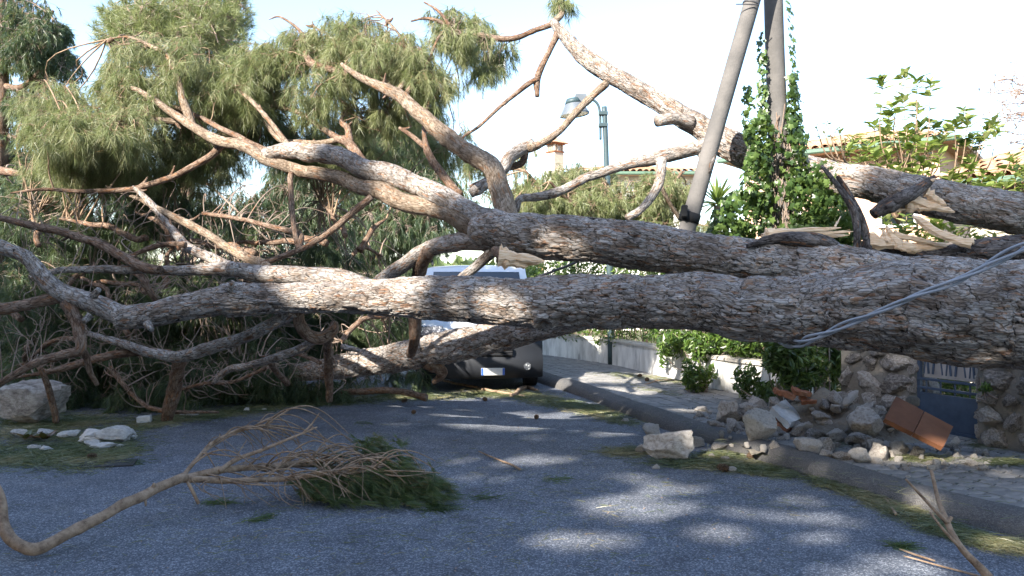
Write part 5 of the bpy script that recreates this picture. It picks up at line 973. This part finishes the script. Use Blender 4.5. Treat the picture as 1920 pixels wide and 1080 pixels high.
o = link('mortar_lump', cm, None); o.parent = bsl; o.matrix_parent_inverse = Matrix.Translation(-bsl.location); o.location = W(1712, 755, 7.2); o.scale = (.06, .07, .06)

# ------------------------------------------------------------------ stone walls and gate
u2 = np.array([.40, -.916, 0]); u2 /= np.linalg.norm(u2); n2 = np.array([.916, .40, 0]); n2 /= np.linalg.norm(n2); Pw = np.array([3.69, 9.06, 0])
def PW(t, dep, z): return Pw + u2 * t + n2 * dep + np.array([0, 0, z])
rotw = Matrix((u2, n2, (0, 0, 1))).transposed()
wstones = [rock_mesh(1200 + q, 4, 15, .16, 'stone') for q in range(9)]
for m_x in wstones: m_x.materials.append(M['wallstone'])
def stone_wall(label, t0, t1, h0, h1, dep, seed, ret=False, skip=None, smin=.09, smax=.17):
    r = random.Random(seed); w = empty('stone_wall', PW(t0, 0, 0), label, 'stone wall')
    V = [PW(t0, .05, 0), PW(t1, .05, 0), PW(t1, dep, 0), PW(t0, dep, 0), PW(t0, .05, h0), PW(t1, .05, h1), PW(t1, dep, h1), PW(t0, dep, h0)]
    link('mortar', pymesh('mortar', V, [(0, 4, 5, 1), (1, 5, 6, 2), (2, 6, 7, 3), (3, 7, 4, 0), (4, 7, 6, 5)]), w, M['mortar']); z = ZP
    cnt = 0
    def put(p, a, b, rot, dp=.07):
        nonlocal cnt
        o = link('stone', wstones[r.randrange(9)], None); o.parent = w; o.matrix_parent_inverse = Matrix.Translation(-w.location); o.matrix_basis = Matrix.Translation(Vector(p)) @ rot.to_4x4() @ Matrix.Rotation(r.uniform(-.5, .5), 4, 'Y') @ Matrix.Diagonal((a, dp, b, 1)); cnt += 1
    while z < max(h0, h1):
        rh = r.uniform(smin, smax); t = t0 + r.uniform(-.02, .05)
        while t < t1 - .03:
            sw = r.uniform(.7, 1.9) * rh; hh = h0 + (h1 - h0) * (t - t0) / (t1 - t0)
            if z + rh * .6 < hh: put(PW(min(t + sw / 2, t1 - sw * .35), .05 + r.uniform(-.01, .02), z + rh / 2 + r.uniform(-.012, .012)), sw * .53, rh * .56, rotw, .075 + r.random() * .03)
            t += sw * 1.02
        if ret:
            for k_ in range(int(dep / .14)): put(PW(t0 if ret < 0 else t1, .1 + k_ * .14, z + rh / 2), .06, rh * .53, rotw @ Matrix.Rotation(0, 3, 'Z'), .075)
        z += rh * .97
    return w
stone_wall('ruined rubble stone wall left of the gate, its stones half fallen', .0, .90, 1.0, 1.05, .45, 4, ret=1, smin=.13, smax=.26)
stone_wall('solid rubble stone pillar and wall at the right edge beside the gate', 1.66, 3.6, 1.1, 1.1, .45, 5, ret=-1, smin=.12, smax=.24)
gt = empty('gate', PW(.92, .4, ZP), 'blue iron gate with crossed bars above a solid blue panel, set between stone pillars', 'gate')
g0, g1, gd = .955, 1.63, .14; gzb = ZP + .03
gmid = (g0 + g1) / 2; gw_ = g1 - g0
box('panel', PW(gmid, gd, gzb + .21), (gw_, .03, .35), M['gateblue'], gt, rotw, .004)
for z in (.435, .525): box('rail', PW(gmid, gd - .02, gzb + z), (gw_, .03, .025), M['gateblue'], gt, rotw, .003)
box('rail', PW(gmid, gd, gzb + .02), (gw_, .035, .03), M['gateblue'], gt, rotw, .003); box('rail', PW(gmid, gd, gzb + 1.35), (gw_, .035, .035), M['gateblue'], gt, rotw, .003)
for t in (g0, g1): box('stile', PW(t, gd, gzb + .68), (.035, .04, 1.36), M['gateblue'], gt, rotw, .003)
box('sheet', PW(gmid + .01, gd + .035, gzb + .94), (gw_ - .04, .008, .80), M['gatesheet'], gt, rotw, .001)
for q in range(5):
    t = g0 + .09 + q * .125
    box('bar', PW(t, gd - .03, gzb + .95), (.022, .012, .74), M['gateblue'], gt, rotw @ Matrix.Rotation(R(6 if q % 2 else -6), 3, 'Y'), .002); box('bar', PW(t + .03, gd - .045, gzb + .95), (.012, .012, .74), M['gateblue'], gt, rotw @ Matrix.Rotation(R(-8 if q % 2 else 5), 3, 'Y'), .002)
for q in range(4): t = g0 + .1 + q * .16; box('bar', PW(t, gd - .025, gzb + .46), (.016, .014, .13), M['gateblue'], gt, rotw, .002)
bush('backing_shrub', 'dark shrub added behind the blue gate to darken its gap', [(1800, 690, 70, 90, 9.6, .4, 1)], 1500, M['ivy'], .05, 58)  # shrub added so the gap between the gate rails looks dark
bush('backing_shrub', 'dense dark shrub filling the gap between the white wall and the ruined stone wall', [(1490, 640, 60, 70, 10.6, .3, 1), (1560, 670, 50, 70, 10.4, .3, 1), (1440, 610, 50, 40, 10.9, .3, .7)], 3200, M['ivy'], .055, 59)
bush('creeper', 'little green creeper growing in a crack of the right pillar', [(1848, 728, 12, 9, 7.35, .05, 1)], 70, M['hedge'], .025, 57, .5, 'plant', 5)

# ------------------------------------------------------------------ cables
cb = empty('power_cable', W(1520, 640, 6.1), 'thick bundle of twisted grey cables draped over the front trunk at right', 'cable')
pc = [(2100, 375, 5.0), (2000, 427, 5.15), (1920, 465, 5.3), (1854, 496, 5.4), (1797, 523, 5.48), (1727, 550, 5.6), (1673, 573, 5.72), (1604, 603, 5.9), (1558, 623, 6.05), (1515, 637, 6.2), (1490, 643, 6.45), (1470, 640, 6.9), (1450, 620, 7.4)]
Cc = spline(np.array([W(*p) for p in pc]), 160); Tt, Nn_, Bb = frames(Cc); s = np.linspace(0, 1, 160)
for q in range(3):
    ph = q * math.pi * 2 / 3 + s * 24; sag = .021 + .014 * np.sin(s * 9 + q); pts = Cc + Nn_ * (np.cos(ph) * sag)[:, None] + Bb * (np.sin(ph) * sag)[:, None]; V, F = multi_tube(pts[None], np.full((1, 160), .0105), 10); link('strand', npmesh('strand', V, F), cb, M['cable'])
tag(tubeobj('hanging_cable', [W(1005, 520, 9), W(1060, 500, 9), W(1110, 480, 9), W(1140, 478, 8.9), W(1180, 500, 8.8)], .014, M['darkcable'], None, 8), 'dark cable sagging in front of the hedge behind the trunk fork', 'cable')
tag(tubeobj('copper_pipe', [W(1835, 493, 7.1), W(1880, 496, 7.0), W(2000, 503, 6.8)], .014, M['pipe'], None, 8), 'copper brown pipe lying behind the cable at the right edge', 'pipe')

# ------------------------------------------------------------------ van
van = empty('van', (-.5, 12.35, 0), 'white van with a dark plastic bumper, crushed beneath the fallen trunks', 'van'); VR = Matrix.Rotation(R(5), 3, 'Z')
def vp(x, y, z): v = VR @ Vector((x, y, z)); return (v.x - .49, v.y + 12.3, v.z)
prof = [(0.0, .30), (-.02, .55), (.0, .82), (.06, .98), (.35, 1.09), (.70, 1.16), (1.30, 1.90), (1.50, 1.985), (2.6, 2.02), (4.3, 2.0), (4.42, 1.6), (4.45, .4), (4.40, .28)]
xs = [-.97, -.95, -.82, -.4, 0, .4, .82, .95, .97]
bm = bmesh.new(); g = {}
for i, x in enumerate(xs):
    a = abs(x) / .97
    for j, (y, z) in enumerate(prof):
        tum = 1 - .12 * max(0, (z - 1.05)) / .9; g[i, j] = bm.verts.new(vp(x * tum, y + (.16 * a ** 3 if y < 1.5 else 0), z - (.05 * a ** 5 if z > 1.5 else .02 * a ** 4)))
for i in range(len(xs) - 1):
    for j in range(len(prof) - 1): bm.faces.new([g[i, j], g[i + 1, j], g[i + 1, j + 1], g[i, j + 1]])
for i in (0, len(xs) - 1): bm.faces.new([g[i, j] for j in range(len(prof))])
bmobj('body', bm, M['white'], van, True).data.set_sharp_from_angle(angle=R(32))
# windscreen and roof edge
bm = bmesh.new(); ws = {}
for i, x in enumerate([-.80, -.4, 0, .4, .80]):
    for j, (y, z) in enumerate([(.74, 1.20), (1.0, 1.525), (1.27, 1.87)]): a = abs(x) / .97; tum = 1 - .10 * (z - 1.05) / .9; ws[i, j] = bm.verts.new(vp(x * tum, y + .16 * a ** 3 - .012, z + .006))
for i in range(4):
    for j in range(2): bm.faces.new([ws[i, j], ws[i + 1, j], ws[i + 1, j + 1], ws[i, j + 1]])
bmobj('windscreen', bm, M['glass'], van, True)
for s in (-1, 1):
    box('side_window', vp(s * .905, 1.95, 1.50), (.02, .85, .42), M['glass'], van, VR @ Matrix.Rotation(R(-s * 7), 3, 'Y'), .005); box('roof_rail', vp(s * .76, 2.4, 2.06), (.04, 1.9, .04), M['black'], van, VR, .01)
    mi = box('mirror', vp(s * 1.07, .95, 1.28), (.2, .1, .26), M['plastic'], van, VR, .03, 2); box('mirror_glass', vp(s * 1.07, 1.005, 1.28), (.15, .01, .2), M['glass'], mi, VR, .002)
    hl = box('headlight', vp(s * .74, .06, .92), (.36, .12, .20), M['lens'], van, VR @ Matrix.Rotation(R(s * 14), 3, 'Z') @ Matrix.Rotation(R(-22), 3, 'X'), .03, 2)
    bm = bmesh.new(); bmesh.ops.create_cone(bm, cap_ends=True, segments=20, radius1=.055, radius2=.055, depth=.03, matrix=Matrix.Translation(vp(s * .72, -.09, .40)) @ Matrix.Rotation(R(90), 4, 'X')); bmobj('fog_light', bm, M['lens'], van)
    for yy in (.85, 3.6):
        bm = bmesh.new(); bmesh.ops.create_cone(bm, cap_ends=True, segments=28, radius1=.32, radius2=.32, depth=.2, matrix=Matrix.Translation(vp(s * .86, yy, .32)) @ VR.to_4x4() @ Matrix.Rotation(R(90), 4, 'Y')); wh = bmobj('wheel', bm, M['black'], van)
        bm = bmesh.new(); bmesh.ops.create_cone(bm, cap_ends=True, segments=28, radius1=.2, radius2=.18, depth=.215, matrix=Matrix.Translation(vp(s * .862, yy, .32)) @ VR.to_4x4() @ Matrix.Rotation(R(90), 4, 'Y')); bmobj('rim', bm, M['silver'], wh)
bm = bmesh.new(); bp = {}
for i, x in enumerate(np.linspace(-1, 1, 13)):
    for j, (y, z) in enumerate([(.12, .19), (-.06, .22), (-.10, .36), (-.11, .50), (-.07, .56), (-.06, .70), (-.02, .82), (.1, .84)]): bp[i, j] = bm.verts.new(vp(x * .985, y + .20 * abs(x) ** 3, z))
for i in range(12):
    for j in range(7): bm.faces.new([bp[i, j], bp[i + 1, j], bp[i + 1, j + 1], bp[i, j + 1]])
bmobj('bumper', bm, M['plastic'], van, True)
gr = box('grille', vp(0, -.075, .62), (1.0, .05, .13), M['black'], van, VR, .01)
for z in (.585, .62, .655): box('slat', vp(0, -.105, z), (.98, .015, .012), M['plastic'], gr, VR, .002)
box('air_intake', vp(0, -.03, .77), (1.15, .06, .08), M['black'], van, VR, .01)
pt = box('number_plate', vp(.19, -.125, .325), (.36, .014, .11), M['plate'], van, VR, .003)
for s in (-1, 1): box('plate_band', vp(.19 + s * .162, -.1335, .325), (.034, .004, .106), M['plateblue'], pt, VR, .0005)
box('wiper', vp(-.2, .80, 1.25), (.7, .015, .015), M['black'], van, VR @ Matrix.Rotation(R(-8), 3, 'Y'), .002)

# ------------------------------------------------------------------ left side: concrete, white rubble, drain, litter
tag(rock(-40, 102, 716, 800, 'big broken concrete block at the far left edge beneath the branches', 0, 'wallstone', 'concrete block', 'concrete_block', .5, seed=77), None)
for i, (a, b, c_, d_, lab) in enumerate([(140, 200, 803, 832, 'wide white plaster lump in the middle of the left rubble'), (183, 238, 798, 832, 'largest bright white rubble piece right in the left heap'), (228, 252, 804, 818, 'small white block at the right tip of the left rubble'), (100, 140, 806, 824, 'white chunk at the left part of the left rubble'), (66, 94, 804, 818, 'pale chunk beside the dead broad leaves'), (20, 48, 803, 821, 'white stone at the far left below the concrete block'),
                                       (155, 182, 824, 838, 'small white lump in front of the left rubble'), (168, 215, 830, 842, 'thin white sliver in front of the left rubble'), (212, 229, 832, 839, 'tiny white sliver right of the thin sliver'), (70, 94, 834, 848, 'pale stone in the needles left of the drain cover'), (48, 72, 832, 845, 'grey stone in the needles at far left'), (232, 243, 816, 825, 'tiny white pebble by the right end of the left rubble'), (243, 255, 814, 823, 'tiny white pebble at the very end of the left rubble')]):
    rock(a, b, c_, d_, lab, 0, 'concrete', 'rubble', 'plaster_rubble')
o = box('concrete_block', G(267, 795) + np.array([0, .05, .045]), (.155, .12, .085), M['concrete'], None, Matrix.Rotation(.25, 3, 'Z') @ Matrix.Rotation(-.08, 3, 'Y'), .012, 2); tag(o, 'small squared white block on the needles beside the leaning branch foot', 'concrete block')
for (a, b, c_, d_, lab) in [(347, 368, 770, 782, 'pinkish pebble near the branch foot at the road edge'), (455, 468, 763, 772, 'white pebble on the road edge, left of centre'), (335, 346, 774, 780, 'little white chip beside the pinkish pebble'), (488, 500, 764, 770, 'small white chip on the road edge right of the white pebble'), (582, 600, 734, 742, 'pale crumb under the fallen limb near the post branch')]: rock(a, b, c_, d_, lab, 0, 'concrete', 'pebble', 'pebble')
db = G(205, 871); dr = box('drain_cover', (db[0], db[1], .008), (.44, .26, .016), M['castiron'], None, Matrix.Rotation(.28, 3, 'Z'), .004); tag(dr, 'dark iron drain cover set in the road edge', 'drain cover')
bb = empty('plastic_bottle', G(287, 760), 'clear plastic bottle lying among the branches at left', 'bottle')
tubeobj('body', [G(287, 760) + [0, 0, .03], G(287, 760) + [0, 0, .13], G(287, 760) + [0, 0, .17]], [.036, .036, .015], M['bottle'], bb, 14); tubeobj('cap', [G(287, 760) + [0, 0, .172], G(287, 760) + [0, 0, .19]], .014, M['plateblue'], bb, 12)
dl = empty('leafy_sprig', G(80, 835), 'sprig of broad green and dead brown leaves on the white rubble at left', 'plant')
dlm = blm.copy(); dlm.materials.clear(); dlm.materials.append(M['deadleaf'])
for q in range(18):
    th = random.random() * 6.3; el = random.uniform(-.1, .8); y = Vector((math.cos(th) * math.cos(el), math.sin(th) * math.cos(el), math.sin(el))); x = y.cross(Vector((0, 0, 1))).normalized(); z = x.cross(y); o = link('leaf', dlm, None); o.parent = dl; o.matrix_parent_inverse = Matrix.Translation(-dl.location); o.matrix_basis = Matrix.Translation(Vector(G(random.uniform(45, 90), 830) + [0, 0, .04])) @ Matrix((x, y, z)).transposed().to_4x4() @ Matrix.Scale(1.1, 4)

# pine cones
cv, cf = [], []
for q in range(62):
    z = q / 61; th = q * 2.4; rr = .034 * math.sin(math.pi * (.12 + .8 * z)) ** .7; c = Vector((0, 0, -.035 + z * .075)); o = Vector((math.cos(th), math.sin(th), .35 + .5 * z)).normalized(); sd = Vector((-math.sin(th), math.cos(th), 0)); w = .009; b = len(cv)
    tip = c + o * rr; cv += [tuple(c + sd * w * .4), tuple(c - sd * w * .4), tuple(tip - sd * w), tuple(tip + sd * w), tuple(tip + Vector((0, 0, -.006)))]; cf += [(b, b + 1, b + 2, b + 3), (b + 3, b + 2, b + 4), (b, b + 3, b + 4), (b + 1, b + 4, b + 2)]
cone = pymesh('pine_cone', cv, cf); cone.materials.append(M['cone'])
for (px, py, z, s, lab) in [(1006, 787, 0, 1, 'pine cone lying alone in the middle of the road'), (1355, 886, 0, 1.25, 'dark pine cone beside a white stone on the road'), (1408, 862, 0, 1.1, 'pine cone against the foot of the kerb'), (1213, 716, ZP, 1.1, 'dark pine cone on the pavement by the wall'), (1199, 708, ZP, 1, 'brown pine cone behind the dark one on the pavement'), (1211, 788, 0, .8, 'little pine cone by the upright stone on the road'), (172, 862, 0, 1, 'pine cone in the needles above the drain cover'), (776, 777, 0, .9, 'pine cone with a twig at the edge of the sunny patch'), (757, 756, 0, 1, 'pine cone near the end of the short log'), (910, 753, 0, 1, 'pine cone in front of the van'), (1540, 868, ZP, .0, '')]:
    if not s: continue
    g = G(px, py, z); o = bpy.data.objects.new('pine_cone', cone); COL.objects.link(o); o.location = (g[0], g[1] + .02, z + .032 * s); o.scale = (s,) * 3; o.rotation_euler = (random.uniform(.9, 1.9), random.random(), random.random() * 6); tag(o, lab, 'pine cone', 'pine cones on the ground')

# needle litter on the ground
def litter(name, specs, n, seed, zf=lambda p: 0.004, lift=.02, length=.13, width=.0038, mat='litter'):
    r = np.random.default_rng(seed); specs = np.array(specs, float); w = specs[:, 2] * specs[:, 3] * specs[:, 4]; w /= w.sum(); k = r.choice(len(specs), n, p=w); q = r.normal(size=(n, 2)) * .48
    px = specs[k, 0] + q[:, 0] * specs[k, 2]; py = np.maximum(specs[k, 1] + q[:, 1] * specs[k, 3] + q[:, 0] * specs[k, 2] * specs[k, 5], 700); z0 = specs[k, 6]
    d = (CAMZ - z0) * FPX / (py - 540); P = np.stack([(px - 960) / FPX * d, d, z0 + .004 + lift * r.random(n) ** 2], 1); th = r.normal(size=n) * .9 + vnoise(P * 2, 3) * 2; dr = np.stack([np.cos(th), np.sin(th), r.normal(size=n) * .1], 1)
    rnd = np.clip(.35 + .35 * vnoise(P * 3, 9) + .35 * (r.random(n) - .5) + .1, 0, 1); return needles(name, P, dr, length, width, M[mat], None, seed, rnd, True)
litter('needle_litter', [(100, 790, 160, 14, 1, 0, 0), (60, 855, 120, 25, 1, 0, 0), (180, 830, 80, 20, .7, -.1, 0), (300, 790, 90, 12, 1, -.2, 0), (430, 775, 120, 10, 1, -.12, 0), (600, 755, 140, 8, 1, -.05, 0), (760, 745, 120, 7, 1, 0, 0), (60, 810, 120, 20, .6, 0, 0), (200, 860, 70, 16, .7, -.3, 0)], 27000, 61)
litter('needle_litter', [(920, 740, 110, 7, 1, 0, 0), (1060, 760, 90, 9, 1.1, .12, 0), (1120, 775, 60, 7, .8, .1, 0), (1000, 745, 70, 6, .8, .1, 0), (1160, 790, 50, 7, .5, .1, 0)], 9000, 62)
litter('needle_litter', [(1330, 872, 110, 10, 1, .03, 0), (1180, 848, 60, 9, .6, 0, 0), (1420, 885, 70, 8, 1, .1, 0), (1350, 855, 60, 8, .6, 0, 0)], 7500, 63)
litter('needle_litter', [(1600, 925, 90, 12, 1.1, .3, 0), (1690, 965, 80, 14, 1.1, .3, 0), (1800, 1005, 80, 14, 1, .25, 0), (1880, 1025, 50, 12, 1, .1, 0), (1540, 908, 40, 8, .7, .2, 0), (1760, 1000, 60, 10, .6, .2, 0)], 7500, 64, lift=.035, width=.0028)
litter('needle_litter', [(1260, 715, 60, 8, .5, .1, ZP), (1180, 706, 60, 6, .6, .1, ZP), (1720, 862, 60, 7, .8, 0, ZP), (1880, 868, 60, 7, .6, 0, ZP), (1560, 825, 60, 14, .3, .2, ZP), (1230, 735, 60, 5, .3, .2, ZP), (1850, 835, 40, 10, .3, 0, ZP)], 5500, 65)
litter('needle_litter', [(400, 945, 40, 5, .4, 0, 0), (680, 795, 20, 3, .4, 0, 0), (480, 975, 30, 5, .5, -.2, 0), (900, 935, 60, 8, .12, 0, 0), (1040, 900, 30, 6, .3, 0, 0), (250, 870, 30, 5, .3, 0, 0), (820, 955, 40, 5, .7, 0, 0), (1690, 1028, 22, 6, .8, 0, 0)], 700, 66, mat='needle_fresh')
litter('needle_scatter', [(900, 900, 700, 120, 1, 0, 0), (500, 820, 500, 60, .8, 0, 0), (1300, 880, 350, 80, .8, .2, 0), (700, 1000, 900, 90, .7, 0, 0)], 2600, 67, lift=.004, length=.11, width=.003)
litter('needle_scatter', [(1750, 900, 250, 40, 1, .2, ZP), (1400, 790, 200, 50, .7, .2, ZP), (1200, 740, 150, 30, .6, .2, ZP)], 1500, 68, lift=.004, length=.11, width=.003)
cr = np.random.default_rng(5); CP = np.array([G(cr.uniform(0, 1500), 745 + 335 * cr.random() ** 2.2) for _ in range(900)]); CP[:, 2] = .006; leafcards('bark_crumbs', CP, .009, M['twig'], None, 69, .7, np.tile([0, 0, 1.], (900, 1)))

# ------------------------------------------------------------------ broken branch in the foreground
fb = empty('broken_branch', G(75, 1045), 'long broken pine branch with green needles lying in the foreground', 'branch')
def fbr(pts, **kw): o, C, r_ = limb('branch', pts, M['drytwig'], fb, ds=.018, nth=16, amp=.22, plate=(.05, .02), bend=kw.get('bend', .6)); return C
FN = []
FN.append(fbr([(-60, 860, 7.20, 4.9), (-20, 900, 7.20, 4.85), (0, 946, 8.00, 4.8), (14, 993, 10.40, 4.75), (42, 1020, 11.20, 4.72), (78, 1029, 11.20, 4.75), (131, 1000, 10.40, 4.9), (211, 960, 9.60, 5.15), (281, 923, 8.80, 5.4), (347, 897, 8.80, 5.65)]))
FN.append(fbr([(345, 898, 7.20, 5.65), (375, 888, 6.40, 5.75), (399, 884, 6.40, 5.8), (469, 878, 5.60, 6.0), (553, 871, 5.60, 6.2), (610, 874, 3.20, 6.3), (690, 880, 1.60, 6.4)])); FN.append(fbr([(345, 898, 7.20, 5.65), (380, 900, 6.40, 5.7), (422, 902, 5.60, 5.75), (516, 897, 4.80, 5.85), (609, 890, 4.00, 5.95), (703, 885, 3.20, 6.05), (797, 881, 1.60, 6.2)]))
FN.append(fbr([(343, 895, 4.00, 5.65), (365, 870, 4.00, 5.8), (389, 838, 3.60, 6.0), (420, 818, 3.20, 6.1), (445, 808, 2.80, 6.2), (502, 795, 2.00, 6.3)])); FN.append(fbr([(410, 882, 4.00, 5.8), (440, 862, 4.00, 5.9), (492, 843, 3.20, 6.0), (545, 822, 2.40, 6.1), (595, 801, 1.60, 6.2)])); FN.append(fbr([(570, 810, 1.60, 6.15), (585, 795, 1.60, 6.2), (599, 775, 0.96, 6.2)]))
fbr([(347, 900, 3.20, 5.65), (360, 920, 3.20, 5.6), (374, 945, 3.20, 5.6)]); fbr([(283, 920, 4.00, 5.4), (290, 905, 3.20, 5.4)]); fbr([(270, 930, 3.20, 5.35), (273, 948, 1.60, 5.3)])
FNN = np.vstack(FN[1:5]); r = np.random.default_rng(88)
# curved bare twigs arching along the branch and ending in needle brushes on the road
P1 = cloud([(700, 900, 120, 45, 6.2, .35, 1.2), (780, 900, 60, 50, 6.1, .3, 1), (540, 840, 70, 30, 6.3, .3, .8), (600, 930, 110, 28, 5.9, .3, .7), (640, 840, 90, 28, 6.5, .25, .8), (470, 900, 70, 50, 5.9, .25, .35)], 95, 89); P1[:, 2] = np.clip(P1[:, 2], .01, .5)
nod = FNN[r.integers(0, len(FNN), 95)]; nod = FNN[nearest(FNN, P1 - [.50, 0, 0])]; t = np.linspace(0, 1, 14)[None, :, None]; L = np.linalg.norm(P1 - nod, axis=1)[:, None, None]
C = nod[:, None] * (1 - t) + P1[:, None] * t + np.array([0, 0, 1.]) * np.sin(t * math.pi) * L * r.uniform(.02, .38, (95, 1, 1)) + np.array([0, 1., 0]) * np.sin(t * math.pi) * L * r.normal(0, .22, (95, 1, 1)); C[:, :, 2] = np.maximum(C[:, :, 2], .006)
V, F = multi_tube(C, np.tile(np.linspace(.0075, .003, 14), (95, 1)), 5); tag(link('twigs', npmesh('twigs', V, F), fb, M['drytwig']), kind='stuff')
P3_ = cloud([(470, 850, 70, 45, 6.0, .3), (450, 935, 70, 30, 5.7, .2), (560, 850, 80, 40, 6.3, .3), (600, 950, 120, 22, 5.8, .2)], 60, 93); P3_[:, 2] = np.clip(P3_[:, 2], .008, .5); nod = FNN[nearest(FNN, P3_ - [.15, 0, 0])]; L = np.linalg.norm(P3_ - nod, axis=1)[:, None, None]
C = nod[:, None] * (1 - t) + P3_[:, None] * t + np.array([0, 0, 1.]) * np.sin(t * math.pi) * L * r.uniform(-.1, .5, (60, 1, 1)) + np.array([.5, 1., 0]) * np.sin(t * math.pi) * L * r.normal(0, .35, (60, 1, 1)); C[:, :, 2] = np.maximum(C[:, :, 2], .005)
V, F = multi_tube(C, np.tile(np.linspace(.0042, .0016, 14), (60, 1)), 5); tag(link('thin_twigs', npmesh('thin_twigs', V, F), fb, M['drytwig']), kind='stuff')
# needle brushes
P2 = cloud([(690, 905, 140, 44, 6.2, .35, 1.4), (770, 905, 60, 42, 6.2, .3, 1.2), (710, 845, 60, 34, 6.5, .25, 1.2), (700, 945, 140, 18, 5.9, .2, .7), (815, 930, 35, 30, 6.0, .2, .6), (600, 915, 60, 30, 6.0, .25, .8), (640, 870, 60, 25, 6.4, .25, .5)], 560, 90); P2[:, 2] = np.clip(P2[:, 2], .015, .42)
N = 560 * 52; k_ = np.repeat(np.arange(560), 52); bd = np.stack([r.normal(.9, .5, 560), r.normal(-.3, .6, 560), r.normal(-.35, .3, 560)], 1); dr = bd[k_] + r.normal(size=(N, 3)) * .28; bpos = P2[k_] - dr * .04 * r.random((N, 1)); tipz = bpos[:, 2] + dr[:, 2] * .15; dr[:, 2] = np.where(tipz < 0, .0, dr[:, 2])
needles('needles', bpos, dr, .14, .0020, M['needle_fresh'], fb, 91, None, True)
# twigs at the bottom right
bt2 = empty('broken_branch', G(1847, 1085), 'forked bare twig branch rising at the bottom right corner', 'branch')
def tw(pts, parent, dry='drytwig'): return limb('branch', pts, M[dry], parent, ds=.02, nth=10, amp=.08, bend=.5)
tw([(1870, 1100, 8, 4.25), (1847, 1075, 8, 4.25), (1810, 1038, 6, 4.3), (1790, 1010, 5.5, 4.35), (1776, 982, 5, 4.4), (1758, 937, 4, 4.5), (1744, 879, 3, 4.6)], bt2); tw([(1776, 980, 4, 4.4), (1739, 942, 3, 4.45), (1697, 898, 2, 4.5)], bt2); tw([(1812, 1040, 3, 4.3), (1768, 991, 2.6, 4.35), (1744, 960, 2, 4.4)], bt2); tw([(1776, 980, 4, 4.4), (1784, 968, 3, 4.4)], bt2)
for i, (pts, lab) in enumerate([([(1607, 902, 1.5), (1640, 915, 2), (1662, 940, 2.5), (1680, 967, 3)], 'upper curved bare twig on the needle strip by the kerb'), ([(1587, 918, 1), (1610, 915, 1.8), (1645, 925, 2), (1683, 947, 2)], 'lower curved bare twig on the needle strip by the kerb'), ([(1687, 1030, 1.5), (1720, 1042, 2), (1753, 1052, 1.5)], 'short pale twig on the road beside a green tuft'), ([(1695, 1043, 1.2), (1760, 1060, 2), (1837, 1080, 2)], 'longer pale twig on the road beside the forked branch'), ([(898, 846, 1.2), (935, 862, 1.8), (975, 880, 2)], 'thin dark twig lying in the middle of the road'), ([(1205, 848, 1.2), (1230, 840, 1.5), (1255, 828, 1.5)], 'thin pale twig behind the road boulder'),
                                ([(1210, 722, 2), (1240, 714, 3), (1268, 716, 2)], 'bent pale stick on the pavement by the wall'), ([(1450, 822, 1.5), (1490, 818, 2), (1520, 810, 1.5)], 'thin straight stick resting on the rubble'), ([(820, 712, 2), (870, 722, 2.5), (930, 735, 3), (985, 742, 2)], 'crooked branch lying on the road before the van'), ([(960, 742, 4), (985, 728, 4), (1010, 732, 3)], 'pale stick with a fork lying near the van bumper'), ([(1190, 975, 0), (0, 0, 0)], '')]):
    if not lab: continue
    A_ = [(p[0], p[1], p[2], (CAMZ - (ZP if (1205 < p[0] < 1530 and p[1] < 830 and i > 5) else .02)) * FPX / (p[1] - 540)) for p in pts]; o, C, r_ = limb('twig', A_, M['drytwig'], None, ds=.03, nth=8, amp=.05, bend=.5); tag(o, lab, 'twig', 'loose twigs on the ground')
